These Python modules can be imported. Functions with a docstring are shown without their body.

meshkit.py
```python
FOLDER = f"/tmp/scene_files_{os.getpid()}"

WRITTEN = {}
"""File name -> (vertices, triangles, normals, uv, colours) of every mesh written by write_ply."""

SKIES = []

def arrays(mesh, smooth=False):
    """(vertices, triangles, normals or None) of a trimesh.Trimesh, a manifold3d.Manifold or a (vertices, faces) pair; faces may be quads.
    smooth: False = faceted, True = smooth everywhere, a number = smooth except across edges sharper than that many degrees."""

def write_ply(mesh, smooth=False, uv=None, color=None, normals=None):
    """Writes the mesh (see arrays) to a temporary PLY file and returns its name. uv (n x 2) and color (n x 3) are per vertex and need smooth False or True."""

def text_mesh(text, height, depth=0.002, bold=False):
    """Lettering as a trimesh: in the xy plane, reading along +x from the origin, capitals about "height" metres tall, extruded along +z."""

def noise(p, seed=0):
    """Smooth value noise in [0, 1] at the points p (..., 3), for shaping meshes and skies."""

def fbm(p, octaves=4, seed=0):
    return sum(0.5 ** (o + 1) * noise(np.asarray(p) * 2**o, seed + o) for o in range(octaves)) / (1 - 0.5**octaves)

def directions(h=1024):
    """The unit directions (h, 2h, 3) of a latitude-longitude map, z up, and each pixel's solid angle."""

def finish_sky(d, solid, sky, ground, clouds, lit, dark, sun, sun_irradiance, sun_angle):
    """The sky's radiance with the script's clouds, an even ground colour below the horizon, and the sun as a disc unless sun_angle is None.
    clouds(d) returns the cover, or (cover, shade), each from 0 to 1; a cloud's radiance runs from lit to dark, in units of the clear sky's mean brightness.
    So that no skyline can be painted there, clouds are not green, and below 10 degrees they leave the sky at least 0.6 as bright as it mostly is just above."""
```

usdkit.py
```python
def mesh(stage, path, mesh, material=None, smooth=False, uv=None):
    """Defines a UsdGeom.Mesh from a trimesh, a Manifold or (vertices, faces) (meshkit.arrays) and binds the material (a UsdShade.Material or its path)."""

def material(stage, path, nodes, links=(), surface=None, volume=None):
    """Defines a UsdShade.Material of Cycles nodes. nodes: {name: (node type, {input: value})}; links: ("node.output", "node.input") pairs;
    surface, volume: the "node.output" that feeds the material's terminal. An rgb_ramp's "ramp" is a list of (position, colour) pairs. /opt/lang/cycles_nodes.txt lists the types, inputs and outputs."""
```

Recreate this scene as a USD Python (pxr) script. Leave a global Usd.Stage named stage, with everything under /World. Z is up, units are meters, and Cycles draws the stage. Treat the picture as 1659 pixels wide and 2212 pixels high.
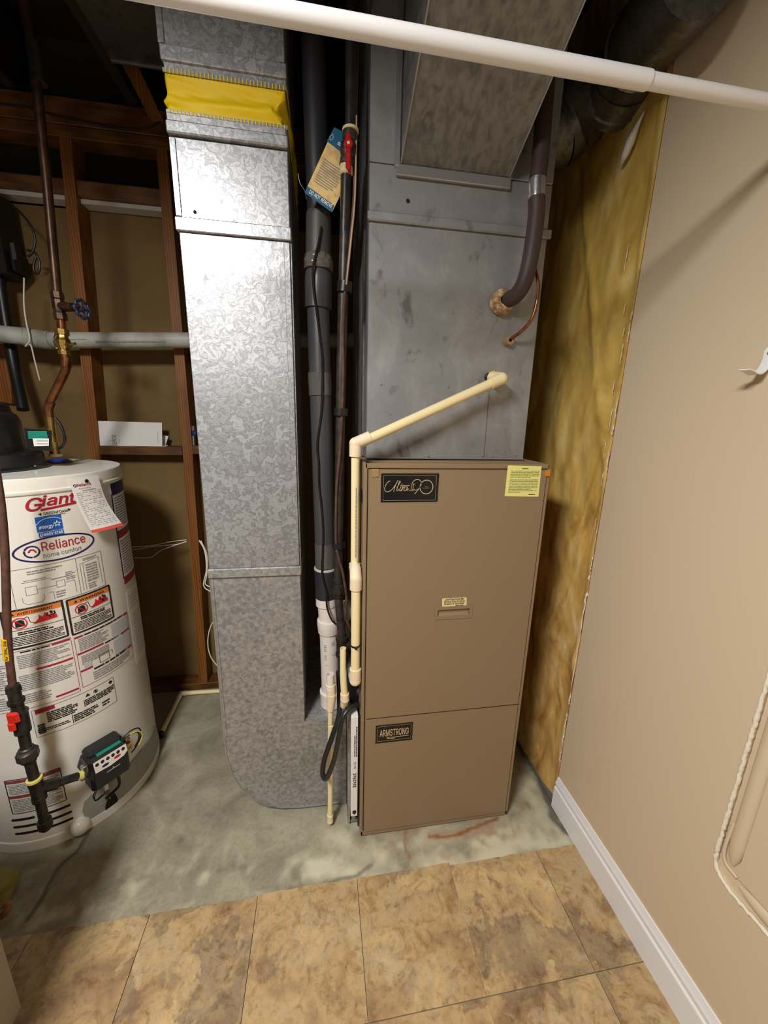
import math, random
import numpy as np, trimesh, usdkit, meshkit
from pxr import Usd, UsdGeom, UsdLux, UsdShade, Sdf, Gf, Vt
from shapely.geometry import Polygon, LineString, Point, box as sbox
from shapely.ops import unary_union
from shapely import affinity

random.seed(7); rng = np.random.default_rng(7)
stage = Usd.Stage.CreateInMemory()
UsdGeom.SetStageUpAxis(stage, UsdGeom.Tokens.z); UsdGeom.SetStageMetersPerUnit(stage, 1.0)
UsdGeom.Xform.Define(stage, '/World'); UsdGeom.Scope.Define(stage, '/World/Looks')
PI = math.pi

# ---------------------------------------------------------------- camera
W, H, F = 1659, 2212, 831.28
CAM = np.array([-0.1124, -1.04, 1.4344]); YAW, PITCH, ROLL = 0.1626, 0.2391, 0.0241
EXPOSURE = 3.9
fw = np.array([math.sin(YAW)*math.cos(PITCH), math.cos(YAW)*math.cos(PITCH), -math.sin(PITCH)])
_r = np.cross(fw, [0, 0, 1]); _r /= np.linalg.norm(_r); _u = np.cross(_r, fw)
cr = math.cos(ROLL)*_r + math.sin(ROLL)*_u; cu = -math.sin(ROLL)*_r + math.cos(ROLL)*_u
cam = UsdGeom.Camera.Define(stage, '/World/camera')
cam.AddTransformOp().Set(Gf.Matrix4d(*cr, 0, *cu, 0, *(-fw), 0, *CAM, 1))
cam.CreateHorizontalApertureAttr(36.0); cam.CreateVerticalApertureAttr(48.0)
cam.CreateFocalLengthAttr(36.0*F/W); cam.CreateClippingRangeAttr(Gf.Vec2f(0.01, 50)); cam.CreateExposureAttr(EXPOSURE)

# ---------------------------------------------------------------- light: one ceiling fixture behind and left of the viewer
LX, LY, LZ = -0.80, -1.25, 2.36
LIGHT_POWER, AMBIENT = 8.6, 0.0005
lamp = UsdLux.RectLight.Define(stage, '/World/ceiling_lamp_light')
lamp.AddTranslateOp().Set(Gf.Vec3d(LX, LY, LZ))
lamp.CreateWidthAttr(0.26); lamp.CreateHeightAttr(0.62); lamp.CreateIntensityAttr(LIGHT_POWER*1.0); lamp.CreateColorAttr(Gf.Vec3f(1.0, 0.982, 0.958))
dome = UsdLux.DomeLight.Define(stage, '/World/room_air_light')
dome.CreateIntensityAttr(AMBIENT); dome.CreateColorAttr(Gf.Vec3f(1, 0.95, 0.9))

# ---------------------------------------------------------------- helpers
def at(px, py, x=None, y=None, z=None):
    """the point of a plane x=, y= or z= seen at a pixel of the photograph"""
    d = fw + cr*(px-W/2)/F - cu*(py-H/2)/F
    k, v = (0, x) if x is not None else (1, y) if y is not None else (2, z)
    return CAM + d*(v-CAM[k])/d[k]
used = {}
def numbered(path):
    n = used.get(path, 0); used[path] = n+1
    return path if n == 0 else f'{path}_{n:03d}'
class Node:
    def __init__(s, prim, loc): s.prim, s.loc, s.path = prim, np.asarray(loc, float), str(prim.GetPath())
def tag(o, label=None, cat=None, group=None, kind=None):
    p = o.prim if isinstance(o, Node) else o
    for k, v in (('label', label), ('category', cat), ('group', group), ('kind', kind)):
        if v: p.SetCustomDataByKey(k, v)
    return o
def thing(name, label, cat, loc, group=None, kind=None):
    x = UsdGeom.Xform.Define(stage, numbered('/World/'+name)); loc = np.asarray(loc, float)
    x.AddTranslateOp().Set(Gf.Vec3d(*map(float, loc)))
    return tag(Node(x.GetPrim(), loc), label, cat, group, kind)
SPLIT = {'coupling', 'screw', 'tip', 'cleat', 'lock_seam', 'red_bar', 'band', 'navy_band', 'red_band', 'blue_band', 'thread_compound', 'drywall_edge', 'side_seam', 'corner_hem', 'corner_fold', 'thread_tape', 'pictogram', 'gore', 'corner_ridge', 'elbow_joint', 'collar_strip', 'letter'}
def cat_(ms): return ms[0] if len(ms) == 1 else trimesh.util.concatenate(ms)
def part(name, mesh, mat, parent=None, smooth=35, label=None, kind=None, primvars=None):
    """one Mesh prim; world coordinates in, stored relative to its thing"""
    if isinstance(mesh, list) and name in SPLIT and len(mesh) > 1: return [part(name, q, mat, parent, smooth, label, kind) for q in mesh][0]
    if isinstance(mesh, list): mesh = cat_(mesh)
    loc = parent.loc if parent else np.zeros(3)
    mesh = mesh.copy(); mesh.apply_translation(-loc)
    path = numbered((parent.path if parent else '/World')+'/'+name)
    m = usdkit.mesh(stage, path, mesh, M[mat], smooth=smooth)
    for k, v in (primvars or {}).items():
        UsdGeom.PrimvarsAPI(m).CreatePrimvar(k, Sdf.ValueTypeNames.Color3fArray, 'vertex').Set(Vt.Vec3fArray.FromNumpy(np.asarray(v, np.float32)))
    return tag(Node(m.GetPrim(), loc), label, kind=kind)
def struct(name, mesh, mat, parent=None, **k):
    return part(name, mesh, mat, parent, kind=None if parent else 'structure', **k)

def bx(lo, hi, b=0.0):
    lo, hi = np.minimum(lo, hi).astype(float), np.maximum(lo, hi).astype(float)
    if b <= 0:
        m = trimesh.creation.box(hi-lo); m.apply_translation((lo+hi)/2); return m
    b = min(b, (hi-lo).min()/2.01); pts = []
    for c in np.ndindex(2, 2, 2):
        p = np.where(c, hi, lo); s = np.where(c, -1, 1)*b
        pts += [p+s*[0, 1, 1], p+s*[1, 0, 1], p+s*[1, 1, 0]]
    return trimesh.convex.convex_hull(np.array(pts))
def spline(pts, n=8):
    p = np.array(pts, float)
    if len(p) < 3: return p
    q = np.vstack([2*p[0]-p[1], p, 2*p[-1]-p[-2]]); out = []
    for i in range(1, len(q)-2):
        a, b, c, d = q[i-1:i+3]
        for t in np.linspace(0, 1, n, endpoint=False):
            out.append(0.5*((2*b)+(c-a)*t+(2*a-5*b+4*c-d)*t*t+(3*b-a-3*c+d)*t**3))
    return np.array(out+[p[-1]])
def tube(pts, r, n=16, curve=0, cap=True):
    p = spline(pts, curve) if curve else np.array(pts, float)
    rr = np.broadcast_to(np.asarray(r, float), (len(p),)) if np.ndim(r) == 0 or len(np.atleast_1d(r)) == len(p) else np.interp(np.linspace(0, 1, len(p)), np.linspace(0, 1, len(r)), r)
    t = np.gradient(p, axis=0); t /= np.linalg.norm(t, axis=1, keepdims=True)
    a = np.cross(t[0], [0, 0, 1.0]); a = np.cross(t[0], [0, 1.0, 0]) if np.linalg.norm(a) < 1e-3 else a
    a /= np.linalg.norm(a); v = []
    th = np.linspace(0, 2*PI, n, endpoint=False)
    for i in range(len(p)):
        a = a-t[i]*(a@t[i]); a /= np.linalg.norm(a); b = np.cross(t[i], a)
        v.append(p[i]+rr[i]*(np.cos(th)[:, None]*a+np.sin(th)[:, None]*b))
    k = len(p); v = np.vstack(v+[p[:1], p[-1:]]); f = []
    for i in range(k-1):
        for j in range(n):
            q = [i*n+j, i*n+(j+1) % n, (i+1)*n+(j+1) % n, (i+1)*n+j]
            f += [[q[0], q[1], q[2]], [q[0], q[2], q[3]]]
    if cap:
        for j in range(n):
            f += [[k*n, (j+1) % n, j], [k*n+1, (k-1)*n+j, (k-1)*n+(j+1) % n]]
    return trimesh.Trimesh(v, np.array(f), process=False)
def cyl(a, b, r, n=24): return tube([a, b], r, n)
def lathe(prof, base, axis=(0, 0, 1), n=40):
    """prof: (radius, height) pairs along an axis from base"""
    ax = np.array(axis, float); ax /= np.linalg.norm(ax); base = np.array(base, float)
    a = np.cross(ax, [1.0, 0, 0]); a = np.cross(ax, [0, 1.0, 0]) if np.linalg.norm(a) < .3 else a
    a /= np.linalg.norm(a); b = np.cross(ax, a); th = np.linspace(0, 2*PI, n, endpoint=False); v, f = [], []
    for r, h in prof: v.append(base+ax*h+max(r, 1e-5)*(np.cos(th)[:, None]*a+np.sin(th)[:, None]*b))
    for i in range(len(prof)-1):
        for j in range(n):
            q = [i*n+j, i*n+(j+1) % n, (i+1)*n+(j+1) % n, (i+1)*n+j]; f += [[q[0], q[1], q[2]], [q[0], q[2], q[3]]]
    return trimesh.Trimesh(np.vstack(v), np.array(f), process=False)
def ball(c, r, s=2, scale=(1, 1, 1)):
    m = trimesh.creation.icosphere(s, r); m.apply_scale(scale); m.apply_translation(c); return m
def extr(poly, depth):
    gs = [g for g in getattr(poly, 'geoms', [poly]) if g.geom_type == 'Polygon' and g.area > 1e-10]
    return cat_([trimesh.creation.extrude_polygon(g, depth, engine='earcut') for g in gs])
def place(mesh, o, r, u):
    """mesh drawn in x right, y up, z out of the sheet -> at o with axes r, u"""
    r, u = np.array(r, float), np.array(u, float); n = np.cross(r, u); v = mesh.vertices
    m = mesh.copy(); m.vertices = np.array(o, float)+v[:, :1]*r+v[:, 1:2]*u+v[:, 2:3]*n; return m
def front(mesh, x=0, y=0, z=0): return place(mesh, (x, y, z), (1, 0, 0), (0, 0, 1))
def side_y(poly, x0, x1):      # polygon in (y, z) extruded along x
    m = extr(poly, x1-x0); return place(m, (x0, 0, 0), (0, 1, 0), (0, 0, 1))
def rrect(x0, y0, x1, y1, r): return sbox(x0+r, y0+r, x1-r, y1-r).buffer(r, quad_segs=5)
def ring(p, w): return p.difference(p.buffer(-w))
def text(s, h, bold=False, fit=None, shear=0, depth=.0003):
    m = meshkit.text_mesh(s, h, depth, bold)
    if fit: m.vertices[:, 0] *= fit/max(m.vertices[:, 0].max(), 1e-6)
    if shear: m.vertices[:, 0] += shear*m.vertices[:, 1]
    return m
def words(x0, y0, x1, y1, n, seed, fill=.55, ragged=True):
    """rows of short bars: print too small to read"""
    rg = random.Random(seed); out = []; p = (y1-y0)/n; h = p*fill
    for i in range(n):
        y = y1-p*(i+.5); x = x0; e = x1-(rg.random()*.3*(x1-x0) if ragged and rg.random() < .4 else 0)
        while x < e:
            w = min(rg.uniform(1.2, 4)*h*1.6, e-x)
            if w > h*.4: out.append(sbox(x, y-h/2, x+w, y+h/2))
            x += w+h*.55
    return unary_union(out)
def stroke(pts, w, curve=0):
    p = spline(np.c_[np.array(pts, float), np.zeros(len(pts))], curve)[:, :2] if curve else pts
    return LineString(p).buffer(w/2, quad_segs=3)

# ---------------------------------------------------------------- materials
M = {}
def srgb(r, g, b): return tuple(((c/255+.055)/1.055)**2.4 if c > 10 else c/255/12.92 for c in (r, g, b))
def mat(name, nodes, links, surface='p.BSDF'): M[name] = usdkit.material(stage, '/World/Looks/'+name, nodes, links, surface=surface)
def plain(name, c, rough=.5, metal=0., bump=0, scale=300, **k):
    nodes = {'p': ('principled_bsdf', dict(base_color=c, roughness=rough, metallic=metal, **k))}; links = []
    if bump:
        nodes |= {'g': ('geometry', {}), 'n': ('noise_texture', dict(scale=scale, detail=3)), 'b': ('bump', dict(strength=bump, distance=.001))}
        links = [('g.position', 'n.vector'), ('n.fac', 'b.height'), ('b.normal', 'p.normal')]
    mat(name, nodes, links)
def mottled(name, ramp, scale=8, rough=.6, metal=0., stretch=(1, 1, 1), detail=5, dist=0., bump=0, bscale=None, bdist=.002, nrough=.55, **k):
    nodes = {'p': ('principled_bsdf', dict(roughness=rough, metallic=metal, **k)), 'g': ('geometry', {}), 'm': ('mapping', dict(scale=stretch)),
             'n': ('noise_texture', dict(scale=scale, detail=detail, distortion=dist, roughness=nrough)), 'r': ('rgb_ramp', dict(ramp=ramp))}
    links = [('g.position', 'm.vector'), ('m.vector', 'n.vector'), ('n.fac', 'r.fac'), ('r.color', 'p.base_color')]
    if bump:
        nodes |= {'n2': ('noise_texture', dict(scale=bscale or scale*4, detail=4)), 'b': ('bump', dict(strength=bump, distance=bdist))}
        links += [('m.vector', 'n2.vector'), ('n2.fac', 'b.height'), ('b.normal', 'p.normal')]
    mat(name, nodes, links)
def galvanized(name, tone=1.0, warm=0.0, rough=.36, metal=.72, scale=26, stretch=(1, 1, 1), strength=.5, lo=.34, hi=.80, dist=2.4, big=.25, width=.10, smudge=0, worm=False):
    """zinc flakes: distorted noise gives the squiggly spangle, a voronoi and a broad noise vary it"""
    c = lambda v: tuple(np.clip(np.array([v*(1+warm*.35), v*(1+warm*.08), v*(1-warm*.35)])*tone, 0, 1))
    nodes = {'p': ('principled_bsdf', dict(metallic=metal)), 'g': ('geometry', {}), 'm': ('mapping', dict(scale=stretch)),
             'n': ('noise_texture', dict(scale=scale, detail=5, distortion=dist, roughness=.6)), 'v': ('voronoi_texture', dict(scale=scale*1.7, feature='smooth_f1', smoothness=.4)), 'bw': ('rgb_to_bw', {}),
             'big': ('noise_texture', dict(scale=4.5, detail=3, distortion=.6)), 'mx': ('mix_float', dict(fac=.16)), 'mx2': ('mix_float', dict(fac=big)),
             'r': ('rgb_ramp', dict(ramp=[(.5-width*1.3, c(lo)), (.5-width*.3, c(lo*.6+hi*.4)), (.5+width*.5, c(lo*.2+hi*.8)), (.5+width*1.6, c(hi))])),
             'rr': ('map_range', dict(from_min=.38, from_max=.62, to_min=rough+.10, to_max=rough-.05, clamp=True)), 'b': ('bump', dict(strength=strength, distance=.002))}
    links = [('g.position', 'm.vector'), ('m.vector', 'n.vector'), ('m.vector', 'v.vector'), ('v.color', 'bw.color'), ('m.vector', 'big.vector'), ('n.fac', 'mx.a'), ('bw.val', 'mx.b'),
             ('mx.result', 'mx2.a'), ('big.fac', 'mx2.b'), ('mx2.result', 'r.fac'), ('r.color', 'p.base_color'), ('mx2.result', 'rr.value'), ('rr.result', 'p.roughness'), ('mx.result', 'b.height'), ('b.normal', 'p.normal')]
    if worm: nodes['r'] = ('rgb_ramp', dict(ramp=[(.30, c(lo)), (.39, c(hi*.86)), (.44, c(hi)), (.475, c(lo*.7+hi*.3)), (.5, c(lo*1.02)), (.525, c(lo*.55+hi*.45)), (.56, c(hi)), (.62, c(hi*.88)), (.70, c(lo*1.1))]))
    if smudge:
        nodes |= {'ss': ('mapping', dict(scale=(1, 1, .6))), 's': ('noise_texture', dict(scale=13, detail=6, roughness=.62, distortion=.5)), 'sr': ('rgb_ramp', dict(ramp=[(.30, (1.25, 1.25, 1.25)), (.5, (1, 1, 1)), (.60, (1, 1, 1)), (.70, (1-smudge,)*3)])), 'sm': ('mix', dict(mix_type='multiply', fac=1.))}
        links = [l for l in links if l[0] != 'r.color']+[('g.position', 'ss.vector'), ('ss.vector', 's.vector'), ('s.fac', 'sr.fac'), ('r.color', 'sm.color1'), ('sr.color', 'sm.color2'), ('sm.color', 'p.base_color')]
    mat(name, nodes, links)
galvanized('galvanized', .65, -.06, rough=.39, metal=.6, scale=40, strength=.35, lo=.46, hi=.76, dist=.7, worm=True)
galvanized('galvanized_boot', .64, .10, rough=.5, metal=.4, scale=62, strength=.3, lo=.34, hi=.66, dist=.6)
galvanized('galvanized_coil', .50, -.03, rough=.46, metal=.45, scale=13, strength=.05, lo=.52, hi=.74, dist=.8, big=.5, width=.16, smudge=.5)
galvanized('galvanized_trunk', .30, .14, rough=.5, metal=.4, scale=44, stretch=(1, .6, .6), strength=.2, lo=.42, hi=.85, dist=.5)
galvanized('galvanized_round', .30, .05, rough=.34, metal=.8, scale=30, strength=.3)
plain('drip_stain', (.13, .10, .075), .6)
plain('seam_metal', (.42, .43, .44), .35, .7, bump=.2)
plain('dark_seam', (.02, .02, .024), .7)
plain('foil_tape', (.62, .62, .63), .24, .9, bump=.6, scale=120)
plain('clear_tape', (.10, .092, .085), .16, 0, bump=.9, scale=70, coat_weight=.6, coat_roughness=.08)
plain('wrap_tape', (.13, .115, .10), .2, 0, bump=1., scale=60, coat_weight=.5, coat_roughness=.1)
plain('fabric_yellow', srgb(242, 206, 8), .55, 0, bump=.35, scale=900)
plain('tan_paint', srgb(142, 120, 92), .42, 0, bump=.12, scale=900)
plain('tan_clip', srgb(158, 128, 84), .45)
plain('black_plastic', (.010, .010, .011), .38)
plain('black_gloss', (.008, .008, .009), .2)
plain('badge_black', (.006, .006, .007), .3)
plain('gold_print', srgb(196, 178, 140), .35, .3)
plain('paper_yellow', srgb(236, 232, 140), .6)
plain('paper_cream', srgb(235, 214, 150), .6)
plain('paper_white', srgb(240, 236, 230), .6)
plain('orange_sticker', srgb(206, 130, 30), .5)
plain('ink', (.012, .012, .014), .6)
plain('ink_grey', (.26, .26, .265), .7)
plain('ink_pale', (.5, .5, .5), .7)
plain('print_red', srgb(168, 20, 52), .5)
plain('print_darkred', srgb(150, 42, 46), .5)
plain('print_brightred', srgb(214, 24, 36), .5)
plain('print_navy', srgb(22, 22, 84), .5)
plain('print_blue', srgb(10, 88, 178), .5)
plain('print_orange', srgb(226, 128, 52), .5)
plain('print_brown', srgb(140, 66, 58), .5)
plain('print_green', srgb(20, 130, 108), .5)
plain('tag_blue', srgb(22, 92, 128), .5)
plain('tag_red', srgb(236, 92, 80), .5)
mottled('tag_tan', [(.3, srgb(186, 150, 96)), (.55, srgb(232, 198, 132))], scale=38, rough=.6)
plain('enamel', srgb(226, 221, 210), .32, 0, bump=.05, scale=500)
plain('enamel_edge', srgb(232, 228, 216), .3)
plain('cover_grey', srgb(150, 148, 138), .45)
plain('slot_dark', (.006, .006, .006), .8)
plain('pvc_cream', srgb(244, 226, 176), .34)
plain('pvc_cream_joint', srgb(238, 220, 188), .36)
plain('pvc_white', srgb(232, 222, 212), .36)
plain('pvc_grey', (.058, .057, .062), .38, 0, bump=.05)
plain('pvc_dark', (.026, .026, .031), .45)
mottled('pvc_drain', [(.35, srgb(150, 148, 136)), (.6, srgb(190, 188, 176))], scale=9, rough=.45)
mottled('iron', [(.3, (.012, .010, .009)), (.7, (.04, .033, .028))], scale=40, rough=.38, metal=.2, bump=.2, bdist=.001)
mottled('iron_old', [(.3, (.018, .016, .014)), (.7, (.065, .052, .042))], scale=30, rough=.42, metal=.25, bump=.3, bdist=.001)
mottled('coated_tube', [(.3, srgb(70, 44, 36)), (.7, srgb(104, 70, 58))], scale=40, rough=.5)
plain('grey_sleeve', (.060, .056, .052), .5, 0, bump=.1)
plain('brown_foam', srgb(66, 50, 47), .55, 0, bump=.2, scale=300)
plain('black_rubber', (.018, .017, .015), .3)
mottled('copper', [(.3, (.13, .05, .02)), (.6, (.34, .14, .06))], scale=40, rough=.3, metal=.85)
mottled('copper_dark', [(.3, (.035, .02, .012)), (.65, (.11, .055, .03))], scale=25, rough=.4, metal=.6)
mottled('brass', [(.3, (.30, .18, .045)), (.6, (.55, .36, .11))], scale=50, rough=.28, metal=.9)
mottled('putty', [(.3, srgb(130, 84, 44)), (.5, srgb(176, 140, 92)), (.62, srgb(216, 196, 160))], scale=70, rough=.6, bump=.8, bscale=160)
plain('putty_grey', srgb(156, 130, 96), .7, 0, bump=.4, scale=200)
plain('valve_red', srgb(176, 22, 26), .35)
plain('valve_red_bright', srgb(206, 40, 22), .4)
plain('valve_blue', (.02, .035, .075), .4)
plain('escutcheon_blue', srgb(24, 70, 190), .35)
plain('pipe_dope', srgb(214, 198, 150), .7, 0, bump=.6, scale=150)
plain('yellow_tape', srgb(236, 226, 120), .5)
plain('yellow_label', srgb(246, 196, 20), .5)
plain('wire_white', srgb(226, 222, 206), .45)
plain('wire_black', (.01, .01, .01), .4)
plain('wire_yellow', srgb(236, 220, 60), .45)
plain('wire_tan', srgb(186, 160, 128), .4)
plain('steel', (.55, .55, .54), .3, .9)
plain('rod_white', (.84, .83, .83), .34, 0, bump=.06, scale=700)
plain('wall_paint', srgb(217, 197, 166), .6, 0, bump=.10, scale=420)
plain('crinkled_plastic', (.75, .72, .66), .12, 0, bump=.8, scale=90)
plain('bag_green', srgb(136, 128, 62), .5, 0, bump=.5, scale=120)
plain('trim_white', (.90, .89, .89), .35)
plain('appliance_beige', srgb(160, 148, 136), .55, 0, bump=.5, scale=500)
plain('caulk', srgb(238, 228, 206), .7, 0, bump=.6, scale=200)
mottled('drywall_back', [(.3, srgb(112, 88, 48)), (.7, srgb(130, 103, 58))], scale=5, rough=.8)
plain('drywall_edge', srgb(200, 196, 184), .8)
plain('rubble', (.13, .12, .105), .9, 0, bump=.6, scale=80)
plain('foundation', (.03, .028, .026), .9, 0, bump=.5, scale=60)
plain('ceiling_paint', (.22, .20, .18), .8)
plain('far_paint', (.16, .14, .12), .8)
mottled('torn_paper', [(.3, srgb(120, 78, 46)), (.7, srgb(168, 118, 78))], scale=40, rough=.8)
def wood(name, a, b, c, stretch, scale=10):
    nodes = {'p': ('principled_bsdf', dict(roughness=.55)), 'g': ('geometry', {}), 'm': ('mapping', dict(scale=stretch)), 'oi': ('object_info', {}),
             'va': ('vector_math', dict(math_type='multiply_add', vector2=(3.1, 7.7, 5.3))),
             'n': ('noise_texture', dict(scale=scale, detail=4, distortion=1.0)), 'w': ('wave_texture', dict(wave_type='bands', bands_direction='x', scale=scale*.9, distortion=5, detail=2, detail_scale=.8)),
             'mx': ('mix_float', dict(fac=.3)), 'r': ('rgb_ramp', dict(ramp=[(.25, a), (.5, b), (.75, c)]))}
    links = [('g.position', 'm.vector'), ('oi.random', 'va.vector1'), ('m.vector', 'va.vector3'), ('va.vector', 'n.vector'), ('va.vector', 'w.vector'),
             ('n.fac', 'mx.a'), ('w.fac', 'mx.b'), ('mx.result', 'r.fac'), ('r.color', 'p.base_color')]
    mat(name, nodes, links)
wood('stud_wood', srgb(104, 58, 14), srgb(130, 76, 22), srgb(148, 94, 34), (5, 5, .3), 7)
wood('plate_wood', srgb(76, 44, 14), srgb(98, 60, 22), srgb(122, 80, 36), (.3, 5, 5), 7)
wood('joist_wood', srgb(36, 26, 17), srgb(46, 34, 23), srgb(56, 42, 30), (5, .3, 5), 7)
# vinyl floor tile with a slate print: each tile prints another piece of it
nodes = {'p': ('principled_bsdf', dict(roughness=.45)), 'g': ('geometry', {}), 'oi': ('object_info', {}), 'va': ('vector_math', dict(math_type='multiply_add', vector2=(17., 31., 5.))),
         'n': ('noise_texture', dict(scale=5.5, detail=7, distortion=.9, roughness=.58)), 'f': ('noise_texture', dict(scale=48, detail=7, roughness=.72, distortion=.5)), 'h': ('noise_texture', dict(scale=15, detail=8, roughness=.68, distortion=1.1)),
         'r': ('rgb_ramp', dict(ramp=[(.30, srgb(144, 116, 84)), (.40, srgb(172, 142, 102)), (.48, srgb(190, 160, 114)), (.56, srgb(184, 160, 122)), (.64, srgb(206, 174, 122)), (.75, srgb(212, 192, 156))])),
         'wn': ('noise_texture', dict(scale=7, detail=6, roughness=.62)), 'wa': ('vector_math', dict(math_type='multiply_add', vector2=(.30, .30, 0))),
         'k': ('noise_texture', dict(scale=4.2, detail=2.5, distortion=.5)), 'kr': ('rgb_ramp', dict(ramp=[(.548, (0, 0, 0)), (.57, (.85, .85, .85)), (.64, (.5, .5, .5)), (.66, (1, 1, 1)), (.80, (.6, .6, .6))])), 'mk': ('mix', dict(color2=srgb(122, 104, 86))),
         'kf': ('math', dict(math_type='multiply', value2=.72)), 'k2': ('noise_texture', dict(scale=6.3, detail=4)), 'k2r': ('rgb_ramp', dict(ramp=[(.62, (0, 0, 0)), (.64, (1, 1, 1))])), 'mk2': ('mix', dict(color2=srgb(210, 192, 156))), 'k2f': ('math', dict(math_type='multiply', value2=.32)),
         'hr': ('rgb_ramp', dict(ramp=[(.30, (.60, .50, .42)), (.40, (.82, .76, .70)), (.47, (1, 1, 1)), (.58, (1, 1, 1)), (.72, (1.16, 1.12, 1.04))])), 'mh': ('mix', dict(mix_type='multiply', fac=.9)),
         'fr': ('rgb_ramp', dict(ramp=[(.30, (.50, .42, .34)), (.42, (.88, .85, .80)), (.5, (1, 1, 1)), (.68, (1.12, 1.10, 1.06))])), 'mm': ('mix', dict(mix_type='multiply', fac=.9)), 'b': ('bump', dict(strength=.3, distance=.001))}
links = [('oi.random', 'va.vector1'), ('g.position', 'va.vector3'), ('va.vector', 'n.vector'), ('va.vector', 'f.vector'), ('va.vector', 'h.vector'), ('va.vector', 'wn.vector'), ('wn.color', 'wa.vector1'), ('va.vector', 'wa.vector3'),
         ('wa.vector', 'k.vector'), ('wa.vector', 'k2.vector'), ('k2.fac', 'k2r.fac'), ('k2r.color', 'k2f.value1'), ('k.fac', 'kr.fac'), ('kr.color', 'kf.value1'), ('n.fac', 'r.fac'), ('r.color', 'mk2.color1'), ('k2f.value', 'mk2.fac'), ('mk2.color', 'mk.color1'), ('kf.value', 'mk.fac'),
         ('h.fac', 'hr.fac'), ('mk.color', 'mh.color1'), ('hr.color', 'mh.color2'), ('f.fac', 'fr.fac'), ('mh.color', 'mm.color1'), ('fr.color', 'mm.color2'), ('mm.color', 'p.base_color'), ('f.fac', 'b.height'), ('b.normal', 'p.normal')]
mat('vinyl_slate', nodes, links)
# concrete slab; stains carried by the mesh: red = rust, green = white lime and mortar, blue = dark damp edge
nodes = {'p': ('principled_bsdf', dict(roughness=.62)), 'g': ('geometry', {}), 'n': ('noise_texture', dict(scale=6, detail=8, distortion=.8, roughness=.6)),
         'r': ('rgb_ramp', dict(ramp=[(.3, srgb(132, 124, 104)), (.5, srgb(154, 147, 125)), (.7, srgb(176, 169, 145))])), 'f': ('noise_texture', dict(scale=90, detail=4)),
         'fr': ('rgb_ramp', dict(ramp=[(.3, (.75, .75, .75)), (.55, (1, 1, 1))])), 'mm': ('mix', dict(mix_type='multiply', fac=.6)),
         'a': ('attribute', dict(attribute='stain')), 's': ('separate_color', {}),
         'm1': ('mix', dict(color2=srgb(140, 82, 26))), 'm2': ('mix', dict(color2=srgb(206, 200, 172))), 'm3': ('mix', dict(color2=srgb(76, 70, 62))), 'b': ('bump', dict(strength=.3, distance=.003))}
links = [('g.position', 'n.vector'), ('g.position', 'f.vector'), ('n.fac', 'r.fac'), ('f.fac', 'fr.fac'), ('r.color', 'mm.color1'), ('fr.color', 'mm.color2'), ('a.color', 's.color'),
         ('s.g', 'm2.fac'), ('mm.color', 'm2.color1'), ('s.r', 'm1.fac'), ('m2.color', 'm1.color1'), ('s.b', 'm3.fac'), ('m1.color', 'm3.color1'), ('m3.color', 'p.base_color'), ('n.fac', 'b.height'), ('b.normal', 'p.normal')]
mat('concrete', nodes, links)
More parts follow.
